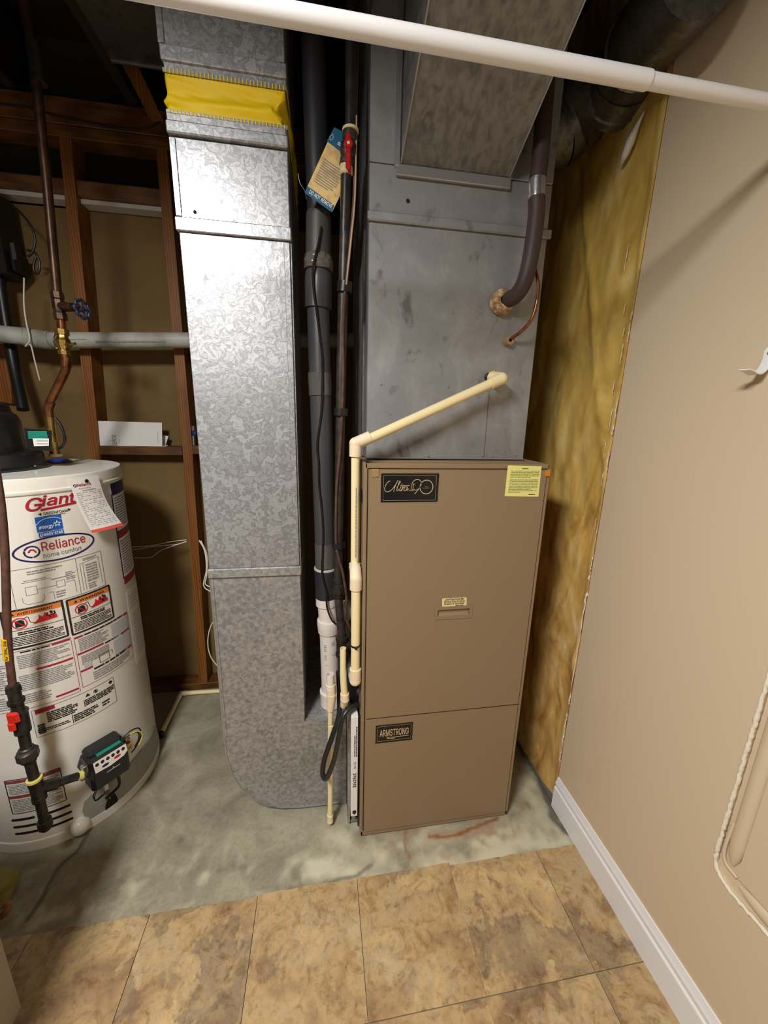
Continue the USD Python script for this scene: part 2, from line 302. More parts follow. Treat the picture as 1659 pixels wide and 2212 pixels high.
# yellow glass-wool batt behind a clear vapour barrier
nodes = {'p': ('principled_bsdf', dict(roughness=.6, coat_weight=.5, coat_roughness=.2)), 'g': ('geometry', {}), 'm': ('mapping', dict(scale=(1, 1, .45))),
         'n': ('noise_texture', dict(scale=9, detail=7, distortion=.9, roughness=.62)), 'r': ('rgb_ramp', dict(ramp=[(.28, srgb(140, 94, 44)), (.42, srgb(200, 150, 80)), (.54, srgb(230, 188, 110)), (.68, srgb(244, 220, 168))])),
         'c': ('noise_texture', dict(scale=16, detail=3, distortion=1.2)), 'b': ('bump', dict(strength=.7, distance=.012)), 'b2': ('bump', dict(strength=.25, distance=.003)),
         'z': ('separate_xyz', {}), 'zr': ('map_range', dict(from_min=.6, from_max=1.6, to_min=0, to_max=1, clamp=True)), 'mx': ('mix', dict(color2=srgb(222, 196, 88))), 'zm': ('math', dict(math_type='multiply', value2=.45))}
links = [('g.position', 'm.vector'), ('m.vector', 'n.vector'), ('m.vector', 'c.vector'), ('n.fac', 'r.fac'), ('c.fac', 'b.height'), ('b.normal', 'p.coat_normal'), ('n.fac', 'b2.height'), ('b2.normal', 'p.normal'),
         ('g.position', 'z.vector'), ('z.z', 'zr.value'), ('zr.result', 'zm.value1'), ('zm.value', 'mx.fac'), ('r.color', 'mx.color1'), ('mx.color', 'p.base_color')]
mat('glass_wool', nodes, links)

# ---------------------------------------------------------------- the setting
WX = .752                                   # right wall's face
# concrete slab as a fine grid with stains
gx, gy = np.arange(-2.3, 1.0, .0075), np.arange(-.16, 1.2, .0075)
X, Y = np.meshgrid(gx, gy, indexing='ij'); P = np.stack([X, Y, 0*X], -1)
fb = meshkit.fbm(P*14, 4, 3); fb2 = meshkit.fbm(P*60, 3, 9)
XW = X+.05*(meshkit.fbm(P*16, 4, 31)-.5)+.012*(meshkit.noise(P*90, 4)-.5); YW = Y+.05*(meshkit.fbm(P*16, 4, 32)-.5)+.012*(meshkit.noise(P*90, 6)-.5)
def near(line, w):
    d = np.full(X.shape, 9.)
    for (x0, y0), (x1, y1) in zip(line[:-1], line[1:]):
        ax, ay = x1-x0, y1-y0; t = np.clip(((XW-x0)*ax+(YW-y0)*ay)/(ax*ax+ay*ay), 0, 1); d = np.minimum(d, np.hypot(XW-x0-t*ax, YW-y0-t*ay))
    return np.clip(1.5*(1-d/w), 0, 1)*np.clip((fb-.25)*3.2, 0, 1)
def crack(line, w):
    d = np.full(X.shape, 9.)
    for (x0, y0), (x1, y1) in zip(line[:-1], line[1:]):
        ax, ay = x1-x0, y1-y0; t = np.clip(((XC-x0)*ax+(YC-y0)*ay)/(ax*ax+ay*ay), 0, 1); d = np.minimum(d, np.hypot(XC-x0-t*ax, YC-y0-t*ay))
    return np.clip(1.6*(1-d/w), 0, 1)
XC = X+.012*(meshkit.noise(P*30, 4)-.5); YC = Y+.012*(meshkit.noise(P*30, 6)-.5)
F0 = lambda *p: [tuple(at(a, b, z=0)[:2]) for a, b in p]
rust = np.maximum.reduce([near(F0((935, 1806), (985, 1806), (1010, 1792), (1070, 1770)), .03)*.45, near(F0((874, 1796), (872, 1825), (884, 1850)), .016)*1.1, near(F0((800, 1810), (900, 1790)), .03)*.5])
rust = np.clip(rust, 0, 1); rust = np.maximum(rust, .9*crack(F0((930, 1808), (985, 1806), (1010, 1792), (1075, 1768)), .010)); rust = np.maximum(rust, .6*crack(F0((876, 1796), (874, 1830), (884, 1850)), .008)); rust = np.maximum(rust, .6*near(F0((790, 1822), (850, 1815)), .05)*np.clip(3*(meshkit.fbm(P*45, 3, 5)-.35), 0, 1)); rust = np.maximum(rust, .5*near(F0((900, 1850), (1090, 1790), (1125, 1745)), .06)*np.clip(3*(meshkit.fbm(P*40, 3, 8)-.38), 0, 1))
white = np.maximum.reduce([near(F0((770, 1800), (840, 1850), (980, 1860), (1150, 1820)), .13)*1.0, near(F0((640, 1880), (770, 1890), (960, 1866), (1235, 1815)), .065), near(F0((768, 1760), (772, 1805)), .02), near(F0((1150, 1700), (1190, 1790)), .08)*.7])
white = np.maximum(white, near(F0((960, 1850), (1240, 1812)), .02))
dark = np.maximum(np.maximum(crack(F0((1148, 1650), (1180, 1715), (1195, 1765), (1222, 1800)), .016)*.8, near(F0((1150, 1650), (1185, 1720), (1200, 1760)), .035)*.8), crack(F0((190, 1800), (165, 1840), (120, 1880), (100, 1930), (60, 1985)), .009)*.8)
dark = np.maximum(dark, .6*crack(F0((700, 1910), (770, 1890), (800, 1865)), .009)); dark = np.maximum(dark, .4*np.clip(4*(meshkit.fbm(P*26, 4, 17)-.62), 0, 1)*(Y < .25)); white = np.maximum(white, .8*np.clip(4*(meshkit.fbm(P*22, 4, 21)-.58), 0, 1)*np.clip((.12-Y)/.2, 0, 1)); dark = np.maximum(dark, near(F0((390, 1975), (560, 1937), (700, 1915)), .006)*.8)
Z = .0035*(fb-.5)*np.clip(1-(Y+.13)/.25, 0, 1)+.0012*(fb2-.5); Z = np.where(Y < -.12, np.minimum(Z, -.0005), Z)-.0012
n0, n1 = X.shape; idx = np.arange(n0*n1).reshape(n0, n1); q = np.stack([idx[:-1, :-1], idx[1:, :-1], idx[1:, 1:], idx[:-1, 1:]], -1).reshape(-1, 4)
fl = trimesh.Trimesh(np.stack([X, Y, Z], -1).reshape(-1, 3), np.vstack([q[:, [0, 1, 2]], q[:, [0, 2, 3]]]), process=False)
floor = struct('floor', fl, 'concrete', smooth=True, label='grey concrete slab with rust and lime stains, front part under vinyl tiles',
               primvars=dict(stain=np.stack([rust, white, dark], -1).reshape(-1, 3)))
part('subfloor', bx((-2.3, -2.6, -.03), (1., -.16, -.002)), 'concrete', floor, smooth=False)
tx = [-2.156+.305*k for k in range(9)]+[.284, .5935, WX]; ty = [-.128-.3035*k for k in range(8)]
for i in range(len(tx)-1):
    for j in range(len(ty)-1):
        x0, x1, y1, y0 = tx[i]+.0009, tx[i+1]-.0009, ty[j]-.0009, ty[j+1]+.0009
        if x1 < -1.95: continue
        if j: t = bx((x0, y0, -.001), (x1, y1, .0022), .0006)
        else:                                # the row along the bare slab has a chipped edge
            ex = np.linspace(x0, x1, 14); ey = y1+np.array([.004*(random.random()-.6) for _ in ex])+(.006 if x0 > -.4 and x1 < .3 else 0)
            t = extr(Polygon([(x0, y0), (x1, y0)]+list(zip(ex, ey))[::-1]), .0032); t.apply_translation((0, 0, -.001))
        part('tile', t, 'vinyl_slate', floor, smooth=False)
# right wall with its cut end, skirting and recess
HOLE = rrect(.508, .452, 1.25, 1.30, .045)
struct('wall_right', place(extr(sbox(-.012, 0, 2.6, 2.75).difference(HOLE), .0127), (WX+.0127, 0, 0), (0, -1, 0), (0, 0, 1)), 'wall_paint', smooth=False, label='beige painted drywall ending beside the furnace')
struct('wall_back', [bx((-2.3, .95, 0), (1.0, .963, 2.23))], 'drywall_back', smooth=False, label='brown unpainted drywall behind the studs')
struct('wall_foundation', bx((-2.3, 1.03, 0), (1.1, 1.10, 2.9)), 'foundation', smooth=False); struct('wall_side', bx((.90, .2, 0), (.98, 1.03, 2.9)), 'foundation', smooth=False)
struct('wall_left', bx((-2.36, -2.6, 0), (-2.3, 1.1, 2.9)), 'far_paint', smooth=False)
struct('wall_front', bx((-2.36, -2.66, 0), (.9, -2.6, 2.9)), 'far_paint', smooth=False)
struct('ceiling', [bx((-2.3, -2.6, 2.47), (WX, -.85, 2.49))], 'ceiling_paint', smooth=False)
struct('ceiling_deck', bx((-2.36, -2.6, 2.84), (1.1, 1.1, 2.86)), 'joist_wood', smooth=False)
prof = Polygon([(0, 0), (-.013, 0), (-.013, .088), (-.0115, .092), (-.0085, .094), (-.0085, .101), (-.0105, .106), (-.0105, .112), (-.007, .120), (-.005, .130), (-.004, .134), (0, .134)])
bm = extr(prof, 2.61); bm = place(bm, (WX, .011, .002), (1, 0, 0), (0, 0, 1))
struct('baseboard_right', bm, 'trim_white', smooth=20, label='white moulded skirting along the beige wall')

# ---------------------------------------------------------------- furnace
FW_, FH = .5534, 1.3138
t = thing('furnace', 'tall tan metal furnace cabinet with black badges and a yellow warning label', 'furnace', (FW_/2, .35, 0))
body = [bx((0, .0, .006), (.0105, .70, FH), .002), bx((FW_-.0105, .0, .006), (FW_, .70, FH), .002), bx((.004, .69, .006), (FW_-.004, .70, FH)), bx((.004, .0, .006), (FW_-.004, .69, .022)),
        bx((.004, .10, FH-.012), (FW_-.004, .69, FH-.003)), bx((.004, .0, FH-.014), (FW_-.004, .012, FH), .002), bx((.004, .012, FH-.02), (FW_-.004, .1, FH-.012)), bx((.008, .014, .02), (FW_-.008, .02, FH-.02))]
part('cabinet', body, 'tan_paint', t)
def embossed(x0, x1, z0, z1, cut, depth=.006, y0=-.004, y1=.010):
    """a door panel with rounded edges and pressed recesses (x0, z0, x1, z1)"""
    hole = unary_union([rrect(*c, .004) for c in cut]) if cut else None
    p = rrect(x0, z0, x1, z1, .003); pl = front(extr(p.difference(hole) if hole else p, y1-y0-.0025), y=y1)
    lip = front(extr(p.buffer(-.002).difference(hole.buffer(.001)) if hole else p.buffer(-.002), .0025), y=y0+.0025); ms = [pl, lip]
    for c in cut or []:
        q = rrect(*c, .004); ms.append(front(extr(q, .002), y=y0+depth+.002)); ms.append(front(extr(ring(q.buffer(.0012), .0022), depth), y=y0+depth))
    return ms
px0 = at(797, 1300, y=0)[0]
B1 = [at(825, 1024, y=-.002), at(944, 1083, y=-.002)]; B2 = [at(813, 1567, y=-.002), at(889, 1597, y=-.002)]
HN = [at(938, 1310, y=-.002), at(1019, 1335, y=-.002)]
c1 = (B1[0][0]-.003, B1[1][2]-.003, B1[1][0]+.003, B1[0][2]+.003); c2 = (B2[0][0]-.003, B2[1][2]-.004, B2[1][0]+.003, B2[0][2]+.002)
zs = at(795, 1553, y=0)[2]
hn = (HN[0][0]+.010, HN[1][2]+.012, HN[1][0]-.010, HN[0][2]-.010)
d1 = part('upper_door', embossed(.0125, FW_-.0125, zs+.002, FH-.0155, [c1, hn]), 'tan_paint', t)
part('handle', [front(extr(ring(rrect(hn[0]-.009, hn[1]-.009, hn[2]+.009, hn[3]+.009, .002), .010), .0022), y=-.0038), side_y(Polygon([(.0035, hn[1]), (-.003, hn[1]), (.0035, hn[3]-.012)]), hn[0]+.002, hn[2]-.002)], 'tan_paint', d1)
d2 = part('lower_door', embossed(.0125, FW_-.0125, .024, zs-.0025, [c2]), 'tan_paint', t)
part('screw', [lathe([(.0, .0025), (.003, .002), (.0036, 0)], (x, .001, z), (0, -1, 0), 10) for x, z in ((.0065, zs-.006), (.0065, .03), (FW_-.0065, zs+.06))], 'steel', t)
part('corner_clip', bx((px0+.001, -.0065, FH-.036), (px0+.021, -.0035, FH-.014), .0008), 'tan_clip', t, label='darker tan corner patch')
part('corner_sticker', front(extr(sbox(FW_-.0205, FH-.034, FW_-.004, FH-.016), .0006), y=-.0041), 'orange_sticker', t, label='small orange square sticker')
bw_, bh_ = c1[2]-c1[0]-.005, c1[3]-c1[1]-.005; o = (c1[0]+.0025, 0.0022, c1[1]+.0025)
bd = part('badge', place(extr(rrect(0, 0, bw_, bh_, .003), .004), o, (1, 0, 0), (0, 0, 1)), 'badge_black', d1, label='black rectangular badge with gold script')
s_ = bw_/1010.; gl = [ring(rrect(.03*bw_, .05*bh_, .965*bw_, .95*bh_, .003), .0006)]
K = lambda *p: [((x-215)*s_, bh_-(y-205)*s_*.985) for x, y in p]      # strokes in the pixels of a close view of the badge
for pts, cv in (([(368, 330), (320, 355), (282, 420), (272, 480), (300, 520), (350, 515), (410, 470), (470, 380), (500, 322), (470, 380), (440, 470), (436, 518)], 6),
                ([(488, 440), (530, 375), (545, 338), (528, 340), (502, 420), (486, 490), (500, 508), (522, 478)], 6), ([(578, 380), (545, 470), (536, 498), (552, 508), (578, 470)], 6),
                ([(548, 412), (715, 412)], 0), ([(575, 510), (592, 430), (585, 470), (615, 432), (640, 440)], 5), ([(672, 440), (640, 435), (612, 475), (620, 508), (650, 490), (675, 440), (665, 500), (700, 470)], 5),
                ([(735, 385), (805, 385)], 0), ([(705, 508), (785, 508)], 0), ([(757, 385), (735, 508)], 0), ([(786, 385), (764, 508)], 0),
                ([(785, 480), (830, 495), (880, 465), (915, 400), (915, 345), (870, 308), (810, 312), (765, 350), (752, 400)], 6), ([(905, 440), (860, 500), (808, 562)], 5)):
    gl.append(stroke(K(*pts), s_*(12 if cv else 9), cv))
cx_, cy_ = K((1015, 440))[0]; e_ = Point(0, 0).buffer(1, quad_segs=16); e_ = affinity.translate(affinity.scale(e_, 124*s_, 130*s_), cx_, cy_); gl.append(ring(e_, 15*s_))
part('lettering', [place(extr(g, .0004), (o[0], o[1]-.0039, o[2]), (1, 0, 0), (0, 0, 1)) for g in gl]+[front(text('HIGH', .0018, fit=.0098), o[0]+cx_-.005, o[1]-.0039, o[2]+cy_), front(text('EFFICIENCY', .0018, fit=.022), o[0]+cx_-.011, o[1]-.0039, o[2]+cy_-.004)], 'gold_print', bd, smooth=False)
bw_, bh_ = c2[2]-c2[0]-.004, c2[3]-c2[1]-.004; o = (c2[0]+.002, 0.0022, c2[1]+.002)
bd = part('badge', place(extr(rrect(0, 0, bw_, bh_, .003), .004), o, (1, 0, 0), (0, 0, 1)), 'badge_black', d2, label='small black badge with a maker name')
part('lettering', [place(extr(ring(rrect(.035*bw_, .10*bh_, .965*bw_, .90*bh_, .002), .0006), .0004), (o[0], o[1]-.0039, o[2]), (1, 0, 0), (0, 0, 1)), front(text('ARMSTRONG', bh_*.34, True, fit=bw_*.80), o[0]+.1*bw_, o[1]-.0039, o[2]+bh_*.36),
     front(extr(sbox(.3*bw_, .26*bh_, .9*bw_, .285*bh_), .0004), o[0], o[1]-.0039, o[2]), front(extr(words(.3*bw_, .17*bh_, .58*bw_, .25*bh_, 1, 3), .0004), o[0], o[1]-.0039, o[2])], 'gold_print', bd, smooth=False)
def sheet(parent, corners, y, matname, name, label=None, d=.0004):
    p = [at(*c, y=y) for c in corners]; return part(name, front(extr(Polygon([(a[0], a[2]) for a in p]), d), y=y), matname, parent, smooth=False, label=label)
wl = sheet(d1, [(1097, 1005), (1170, 1007), (1163, 1073), (1090, 1072)], -.0042, 'paper_yellow', 'warning_label', 'pale yellow printed warning label')
p = at(1091, 1072, y=-.0046); pt = at(1170, 1007, y=-.0046); w_, h_ = pt[0]-p[0], pt[2]-p[2]
WLT = ['FOR YOUR SAFETY, DO NOT STORE OR USE', 'GASOLINE OR OTHER FLAMMABLE VAPORS', 'AND LIQUIDS IN THE VICINITY OF THIS OR ANY', 'OTHER APPLIANCE. FAILURE TO COMPLY CAN', 'RESULT IN EXPLOSION AND FIRE.', '', 'IMPROPER INSTALLATION, ADJUSTMENT,',
       'ALTERATION, SERVICE OR MAINTENANCE CAN', 'CAUSE INJURY OR PROPERTY DAMAGE. REFER', 'TO THE INSTALLATION INSTRUCTIONS AND', 'OWNERS INFORMATION MANUAL PROVIDED', 'WITH THIS FURNACE. FOR ASSISTANCE OR', 'ADDITIONAL INFORMATION CONSULT A', 'QUALIFIED INSTALLER, SERVICE AGENCY OR', 'THE GAS SUPPLIER.']
ms = [front(text('WARNING', .0032, True, fit=.020), p[0]+w_*.42, -.0046, p[2]+h_*.90)]; zz = h_*.82
for l in WLT:
    if l: ms.append(front(text(l, .0026, False, fit=w_*.86*(len(l)/40 if len(l) < 34 else 1)), p[0]+w_*.07+.004*zz/h_, -.0046, p[2]+zz))
    zz -= h_*(.052 if l else .03)
ms.append(front(extr(words(w_*.7, h_*.04, w_*.9, h_*.07, 1, 2, .9, False), .0002), p[0], -.0046, p[2]))
part('lettering', ms, 'ink', wl, smooth=False)
ll = sheet(d1, [(955, 1293), (1008, 1290), (1008, 1309), (955, 1311)], -.0042, 'paper_cream', 'lighting_label', 'small cream label above the door handle')
p = at(955, 1311, y=-.0046); pt = at(1008, 1290, y=-.0046); w_, h_ = pt[0]-p[0], pt[2]-p[2]
part('lettering', [front(text(l, h_*.2, True, fit=w_*f_), p[0]+w_*(1-f_)/2, -.0046, p[2]+h_*z_) for l, z_, f_ in (('LIGHTING/OPERATING', .72, .8), ('INSTRUCTIONS LOCATED', .46, .88), ('ON BACK OF THIS PANEL', .2, .86))]+[front(extr(words(w_*.55, h_*.04, w_*.9, h_*.13, 1, 5, .9), .0002), p[0], -.0046, p[2])], 'ink', ll, smooth=False)
part('knockout', place(extr(affinity.scale(Point(0, 0).buffer(1), .028, .022), .0006), (-.0006, .05, 1.215), (0, -1, 0), (0, 0, 1)), 'slot_dark', t, label='dark oval knockout in the side')

# filter in its slot on the furnace's side
fz0, fz1 = at(767, 1763, y=.02)[2], at(767, 1549, y=.02)[2]
t = thing('air_filter', 'white cardboard framed air filter in the narrow slot left of the furnace', 'filter', (-.018, .30, fz0))
part('frame', bx((-.0305, .02, fz0), (-.0075, .64, fz1), .001), 'paper_white', t)
def vtext(s, h, x, z, fit=None, y=.0196, bold=False): return place(text(s, h, bold, fit), (x, y, z), (0, 0, 1), (-1, 0, 0))
part('lettering', [vtext('16x25x1', .0105, -.013, fz0+.125, .062, bold=True), vtext('Air In', .006, -.0145, fz0+.205, .028), place(extr(words(0, 0, .12, .004, 1, 8, .8), .0003), (-.016, .0196, fz0+.255), (0, 0, 1), (-1, 0, 0)), place(extr(words(0, 0, .12, .004, 1, 9, .8), .0003), (-.0098, .0196, fz0+.255), (0, 0, 1), (-1, 0, 0)),
     front(extr(Polygon([(-.0245, .026), (-.0125, .026), (-.0125, .017), (-.0105, .017), (-.0185, .008), (-.0265, .017), (-.0245, .017)]), .0003), 0, .0196, fz0)], 'ink', t, smooth=False)
t = thing('filter_rack', 'dark sheet metal rack holding the filter between duct boot and furnace', 'rack', (-.035, .3, .02))
part('channel', [bx((-.0385, .045, .012), (-.0315, .64, fz1+.02)), bx((-.0385, .05, .008), (-.001, .64, .018)), bx((-.0385, .1, fz1+.004), (-.001, .64, fz1+.01))], 'galvanized_boot', t)
part('gasket', bx((-.0055, .03, .012), (-.0015, .04, fz1), 0), 'dark_seam', t)

# ---------------------------------------------------------------- coil cabinet and supply plenum on the furnace
CY_, CX0, CX1, CZ1 = .13, .0205, .534, at(797, 462, y=.13)[2]
t = thing('coil_cabinet', 'grey scuffed sheet metal coil cabinet standing on the tan furnace', 'cooling coil', ((CX0+CX1)/2, .4, FH))
part('casing', bx((CX0, CY_, FH-.001), (CX1, .66, CZ1), .0025), 'galvanized_coil', t)
zc = at(795, 490, y=CY_)[2]
part('lower_hem', bx((CX0-.001, CY_-.0022, FH), (CX1+.001, CY_+.001, FH+.005), .001), 'seam_metal', t)
part('side_seam', [bx((CX0-.0045, CY_+.09, FH), (CX0+.001, CY_+.105, CZ1)), bx((CX0-.003, CY_+.35, FH), (CX0+.001, CY_+.355, CZ1))], 'galvanized_coil', t)
sl = [lathe([(0, .003), (.003, .0025), (.0045, 0)], at(*p_, y=CY_), (0, -1, 0), 10) for p_ in ((823, 830), (969, 835), (925, 985), (1113, 983), (1042, 984))]
for m_ in sl: part('screw', m_, 'steel', t)
part('drip_mark', bx((at(1056, 850, y=CY_)[0], CY_-.0004, FH+.01), (at(1056, 850, y=CY_)[0]+.002, CY_+.001, at(1056, 845, y=CY_)[2])), 'drip_stain', t, smooth=False, label='vertical brown drip mark')
zt = at(862, 357, y=CY_)[2]; PT = 2.78
t = thing('supply_plenum', 'grey sheet metal plenum box above the coil cabinet', 'plenum', ((CX0+CX1)/2, .4, CZ1))
part('casing', [bx((CX0, CY_+.001, CZ1), (CX1, .66, zt), .002), bx((CX0-.0005, CY_-.0005, zt+.0015), (CX1, .66, PT), .002)], 'galvanized_coil', t)
part('cleat', bx((CX0-.005, CY_-.010, at(797, 478, y=CY_)[2]), (CX1+.008, CY_-.0002, at(797, 456, y=CY_)[2]), .003), 'galvanized_coil', t, label='folded joining strip across the front')
part('drilled_hole', lathe([(0, .0012), (.005, .0012), (.005, 0)], at(881, 434, y=CY_), (0, -1, 0), 12), 'slot_dark', t)
# supply trunk rising toward the viewer
A, B_ = at(864, 362, y=CY_), at(1098, 388, y=CY_); TX0, TX1, TZ = A[0], B_[0], (A[2]+B_[2])/2
sl_ = .535; L = 1.35
t = thing('supply_duct', 'speckled grey square duct rising from the plenum overhead', 'duct', ((TX0+TX1)/2, CY_, TZ+.2))
yb = CY_-L
part('sheet', side_y(Polygon([(CY_-.0012, TZ), (CY_-.002, TZ), (yb, TZ+sl_*L), (yb, TZ+sl_*L+.06), (CY_-.0012, TZ+.42)]), TX0, TX1), 'galvanized_trunk', t)
part('collar', [bx((TX0-.012, CY_-.012, TZ-.024), (TX1+.004, CY_-.0008, TZ+.001), .002), bx((TX0-.016, CY_-.014, TZ-.006), (TX0-.0012, CY_-.0008, TZ+.42), .003), bx((TX1+.0012, CY_-.010, TZ), (TX1+.008, CY_-.0008, TZ+.42), .002)], 'seam_metal', t, label='folded collar round the trunk mouth')
part('corner_hem', [tube([(x_, CY_-.01, TZ+.003), (x_, yb, TZ+sl_*L)], .0022, 6) for x_ in (TX0+.001, TX1-.001)], 'seam_metal', t)

# ---------------------------------------------------------------- return duct
RX0, RX1, RY, RD = -.4575, -.1865, .13, .46
def zat(py, px=400): return at(px, py, y=RY)[2]
t = thing('return_duct', 'shiny spangled square return duct left of the furnace with a rounded boot', 'duct', ((RX0+RX1)/2, RY+RD/2, 0))
za, zb, zc, zd = zat(1248, 455), zat(1229, 455), zat(500, 386), zat(470, 383)
cv = [(RX0, .34), (RX0+.003, .27), (RX0+.016, .195), (RX0+.042, .132), (RX0+.080, .080), (RX0+.125, .043), (RX0+.18, .020), (RX0+.25, .0105), (-.300, .006)][:8]
boot = Polygon([(RX0, za), *cv, (-.0405, .0065), (-.0405, .388), (RX1, .388), (RX1, za)])
bm = front(extr(boot, RD), y=RY+RD)
part('boot', bm, 'galvanized_boot', t, smooth=25)
bl = LineString([(RX0, za-.005), *cv, (-.042, .0065)])
part('boot_hem', front(extr(bl.buffer(.0022), .004), y=RY+.0015), 'seam_metal', t)
part('sheet', bx((RX0, RY, zb), (RX1, RY+RD, zc), .002), 'galvanized', t)
zh = zat(290, 363)
part('sheet', bx((RX0-.002, RY-.0005, zd), (RX1+.001, RY+RD, zh-.003), .002), 'galvanized', t)
part('cleat', bx((RX0-.003, RY-.008, za), (RX1+.004, RY+RD+.003, zb), .002), 'galvanized_boot', t)
part('cleat', bx((RX0-.005, RY-.009, zc), (RX1+.004, RY+RD+.003, zd), .002), 'galvanized', t)
part('lock_seam', [bx((RX1-.016, RY-.0035, zb+.004), (RX1-.001, RY+.001, zc-.003), .001), bx((RX1-.0005, RY+.003, zb), (RX1+.004, RY+.016, zc), .001)], 'galvanized', t)
part('lock_seam', bx((RX0-.003, RY-.0035, zd+.003), (RX0+.011, RY+.001, zh-.006), .001), 'galvanized', t)
part('lock_seam', bx((RX0+.002, RY-.0025, .36), (RX0+.009, RY+.001, za-.002), .0008), 'galvanized_boot', t)
z1 = zat(240, 362); z2 = zat(158, 360); z3 = zat(133, 360); z4 = zat(100, 360)
part('collar', [bx((RX0-.006, RY-.010, zh), (RX1+.003, RY+RD+.004, zat(262, 362)), .003), bx((RX0-.004, RY-.007, zat(265, 362)), (RX1, RY+RD, z1-.004), .003)], 'galvanized', t)
part('screw', lathe([(0, .003), (.003, .0025), (.004, 0)], at(421, 458, y=RY-.001), (0, -1, 0), 10), 'slot_dark', t)
# flexible connector: crumpled yellow fabric skirt around the duct
n_ = 160; nz = 26; per = [(RX0, RY), (RX1, RY), (RX1, RY+RD), (RX0, RY+RD)]; V, Fq = [], []
for k in range(nz+1):
    zk = z1+(z2-z1)*k/nz
    for i in range(n_):
        s = i/n_*4; e = int(s); a, b = np.array(per[e]), np.array(per[(e+1) % 4]); u = s-e
        xy = a+(b-a)*u; nv = np.array([(b-a)[1], -(b-a)[0]])/np.linalg.norm(b-a); m_ = math.sin(PI*k/nz)
        pinch = -.034*math.exp(-((s-1)/.09)**2)*math.exp(-((k/nz-.42)/.3)**2)
        w_ = meshkit.noise(np.array([s*3.1+1.5*k/nz, k/nz*3.3, 2.2]), 5)-.5; w2 = meshkit.noise(np.array([s*9+k*.25, k/nz*4, 8.2]), 6)-.5
        slant = .5+.5*math.sin(7*(k/nz)-2.2*s+1)
        off = m_*(.020*w_+.010*w2+.009*slant-.005); xy = xy+nv*off+(pinch*np.array([.8, -.3])*.9 if pinch < -1e-4 else 0)
        V.append((xy[0], xy[1], zk))
for k in range(nz):
    for i in range(n_): q = [k*n_+i, k*n_+(i+1) % n_, (k+1)*n_+(i+1) % n_, (k+1)*n_+i]; Fq += [q[:3], [q[0], q[2], q[3]]]
fc = part('flexible_connector', trimesh.Trimesh(V, np.array(Fq), process=False), 'fabric_yellow', t, smooth=60, label='wrinkled yellow fabric band')
for zc_, nm, y_ in ((z1-.003, 'lower', 0), (z2+.003, 'upper', 0)):
    part('crimp_strip', [bx((RX0-.003, RY-.004, zc_-.003), (RX1+.001, RY-.001, zc_+.005)), bx((RX1+.0011, RY-.003, zc_-.003), (RX1+.003, RY+RD, zc_+.005))], 'seam_metal', t, smooth=False)
    ms = []
    for k in range(32):
        x_ = RX0+(RX1-RX0)*(k+.5)/32; ms.append(bx((x_-.0012, RY-.0056, zc_-.004), (x_+.0012, RY-.0041, zc_+.005)))
        y_ = RY+RD*(k+.5)/32; ms.append(bx((RX1+.0031, y_-.0012, zc_-.003), (RX1+.0045, y_+.0012, zc_+.0045)))
    part('crimp_tabs', ms, 'fabric_yellow', t, smooth=False, kind='stuff', label='row of yellow tabs in the metal strip')
part('sheet', [bx((RX0, RY, z2+.008), (RX1+.001, RY+RD, z3+.002)), bx((RX0, RY, z4), (RX1, RY+RD, 2.80), .002)], 'galvanized', t)
part('cleat', bx((RX0-.005, RY-.008, z3), (RX1+.004, RY+RD+.003, z4), .002), 'galvanized', t)
part('lock_seam', [bx((RX0-.008, RY-.003, z4+.004), (RX0+.006, RY+.002, 2.80), .001), bx((RX1-.014, RY-.003, z4+.004), (RX1, RY+.001, 2.80), .001)], 'galvanized', t)

# ---------------------------------------------------------------- vent pipe between the duct and the furnace
VY = .205
def V3(px, py, y=VY): return at(px, py, y=y)
t = thing('vent_pipe', 'dark grey plastic vent pipe wrapped in tape with a white lower end', 'pipe', V3(705, 1535))
a0, a1, a2, a3, a4, a5, a6, a7 = (V3(*p) for p in ((681, 250), (688, 470), (688, 575), (687, 668), (703, 1225), (705, 1288), (710, 1350), (716, 1548)))
a7 = a6+(a7-a6)*(a6[2]-.390)/(a6[2]-a7[2])
part('upper_pipe', tube([a0+(a0-a1)*1.2, a1, a2], .0305, 28), 'pvc_dark', t)
part('sleeve', tube([a1+[0, 0, .01], a1, a2-[0, 0, .01]], [.0325, .0345, .036], 28), 'grey_sleeve', t, label='loose brownish grey sleeve')
part('coupling', lathe([(.031, 0), (.0385, 0), (.0388, .02), (.0388, .075), (.0378, .09), (.034, .10)], a3, a2-a3, 32), 'pvc_grey', t)
wr = tube([a2+(a2-a3)*k for k in np.linspace(.25, -.12, 14)], [.034, .0375, .0385, .0405, .041, .0415, .041, .0418, .041, .0415, .0405, .041, .0400, .0395], 60)
nv = wr.vertices-np.mean([a2], 0); wr.vertices += (meshkit.noise(wr.vertices*[120, 120, 260], 4)[:, None]-.5)*.006*np.c_[nv[:, :2]/np.linalg.norm(nv[:, :2], axis=1)[:, None].clip(1e-6), 0*nv[:, 2]]
part('tape_wrap', wr, 'wrap_tape', t, smooth=50, label='crumpled clear tape collar')
part('pipe', tube([a3+[0, 0, .002], a4], .0325, 28), 'pvc_grey', t)
def tape(parent, pa, pb, r, nm='tape_wrap', m_='clear_tape', seed=1):
    w = tube(np.linspace(pa, pb, 10), r, 48); c = (pa+pb)/2; nv = w.vertices-c; k = np.linalg.norm(nv[:, :2], axis=1)[:, None].clip(1e-6)
    w.vertices += (meshkit.noise(w.vertices*[90, 90, 120], seed)[:, None])*.0025*np.c_[nv[:, :2]/k, 0*nv[:, 2]]
    return part(nm, w, m_, parent, smooth=50)
tape(t, V3(692, 855), V3(690, 806), .0335, seed=3); tape(t, V3(703, 1222), V3(702, 1172), .0335, seed=5)
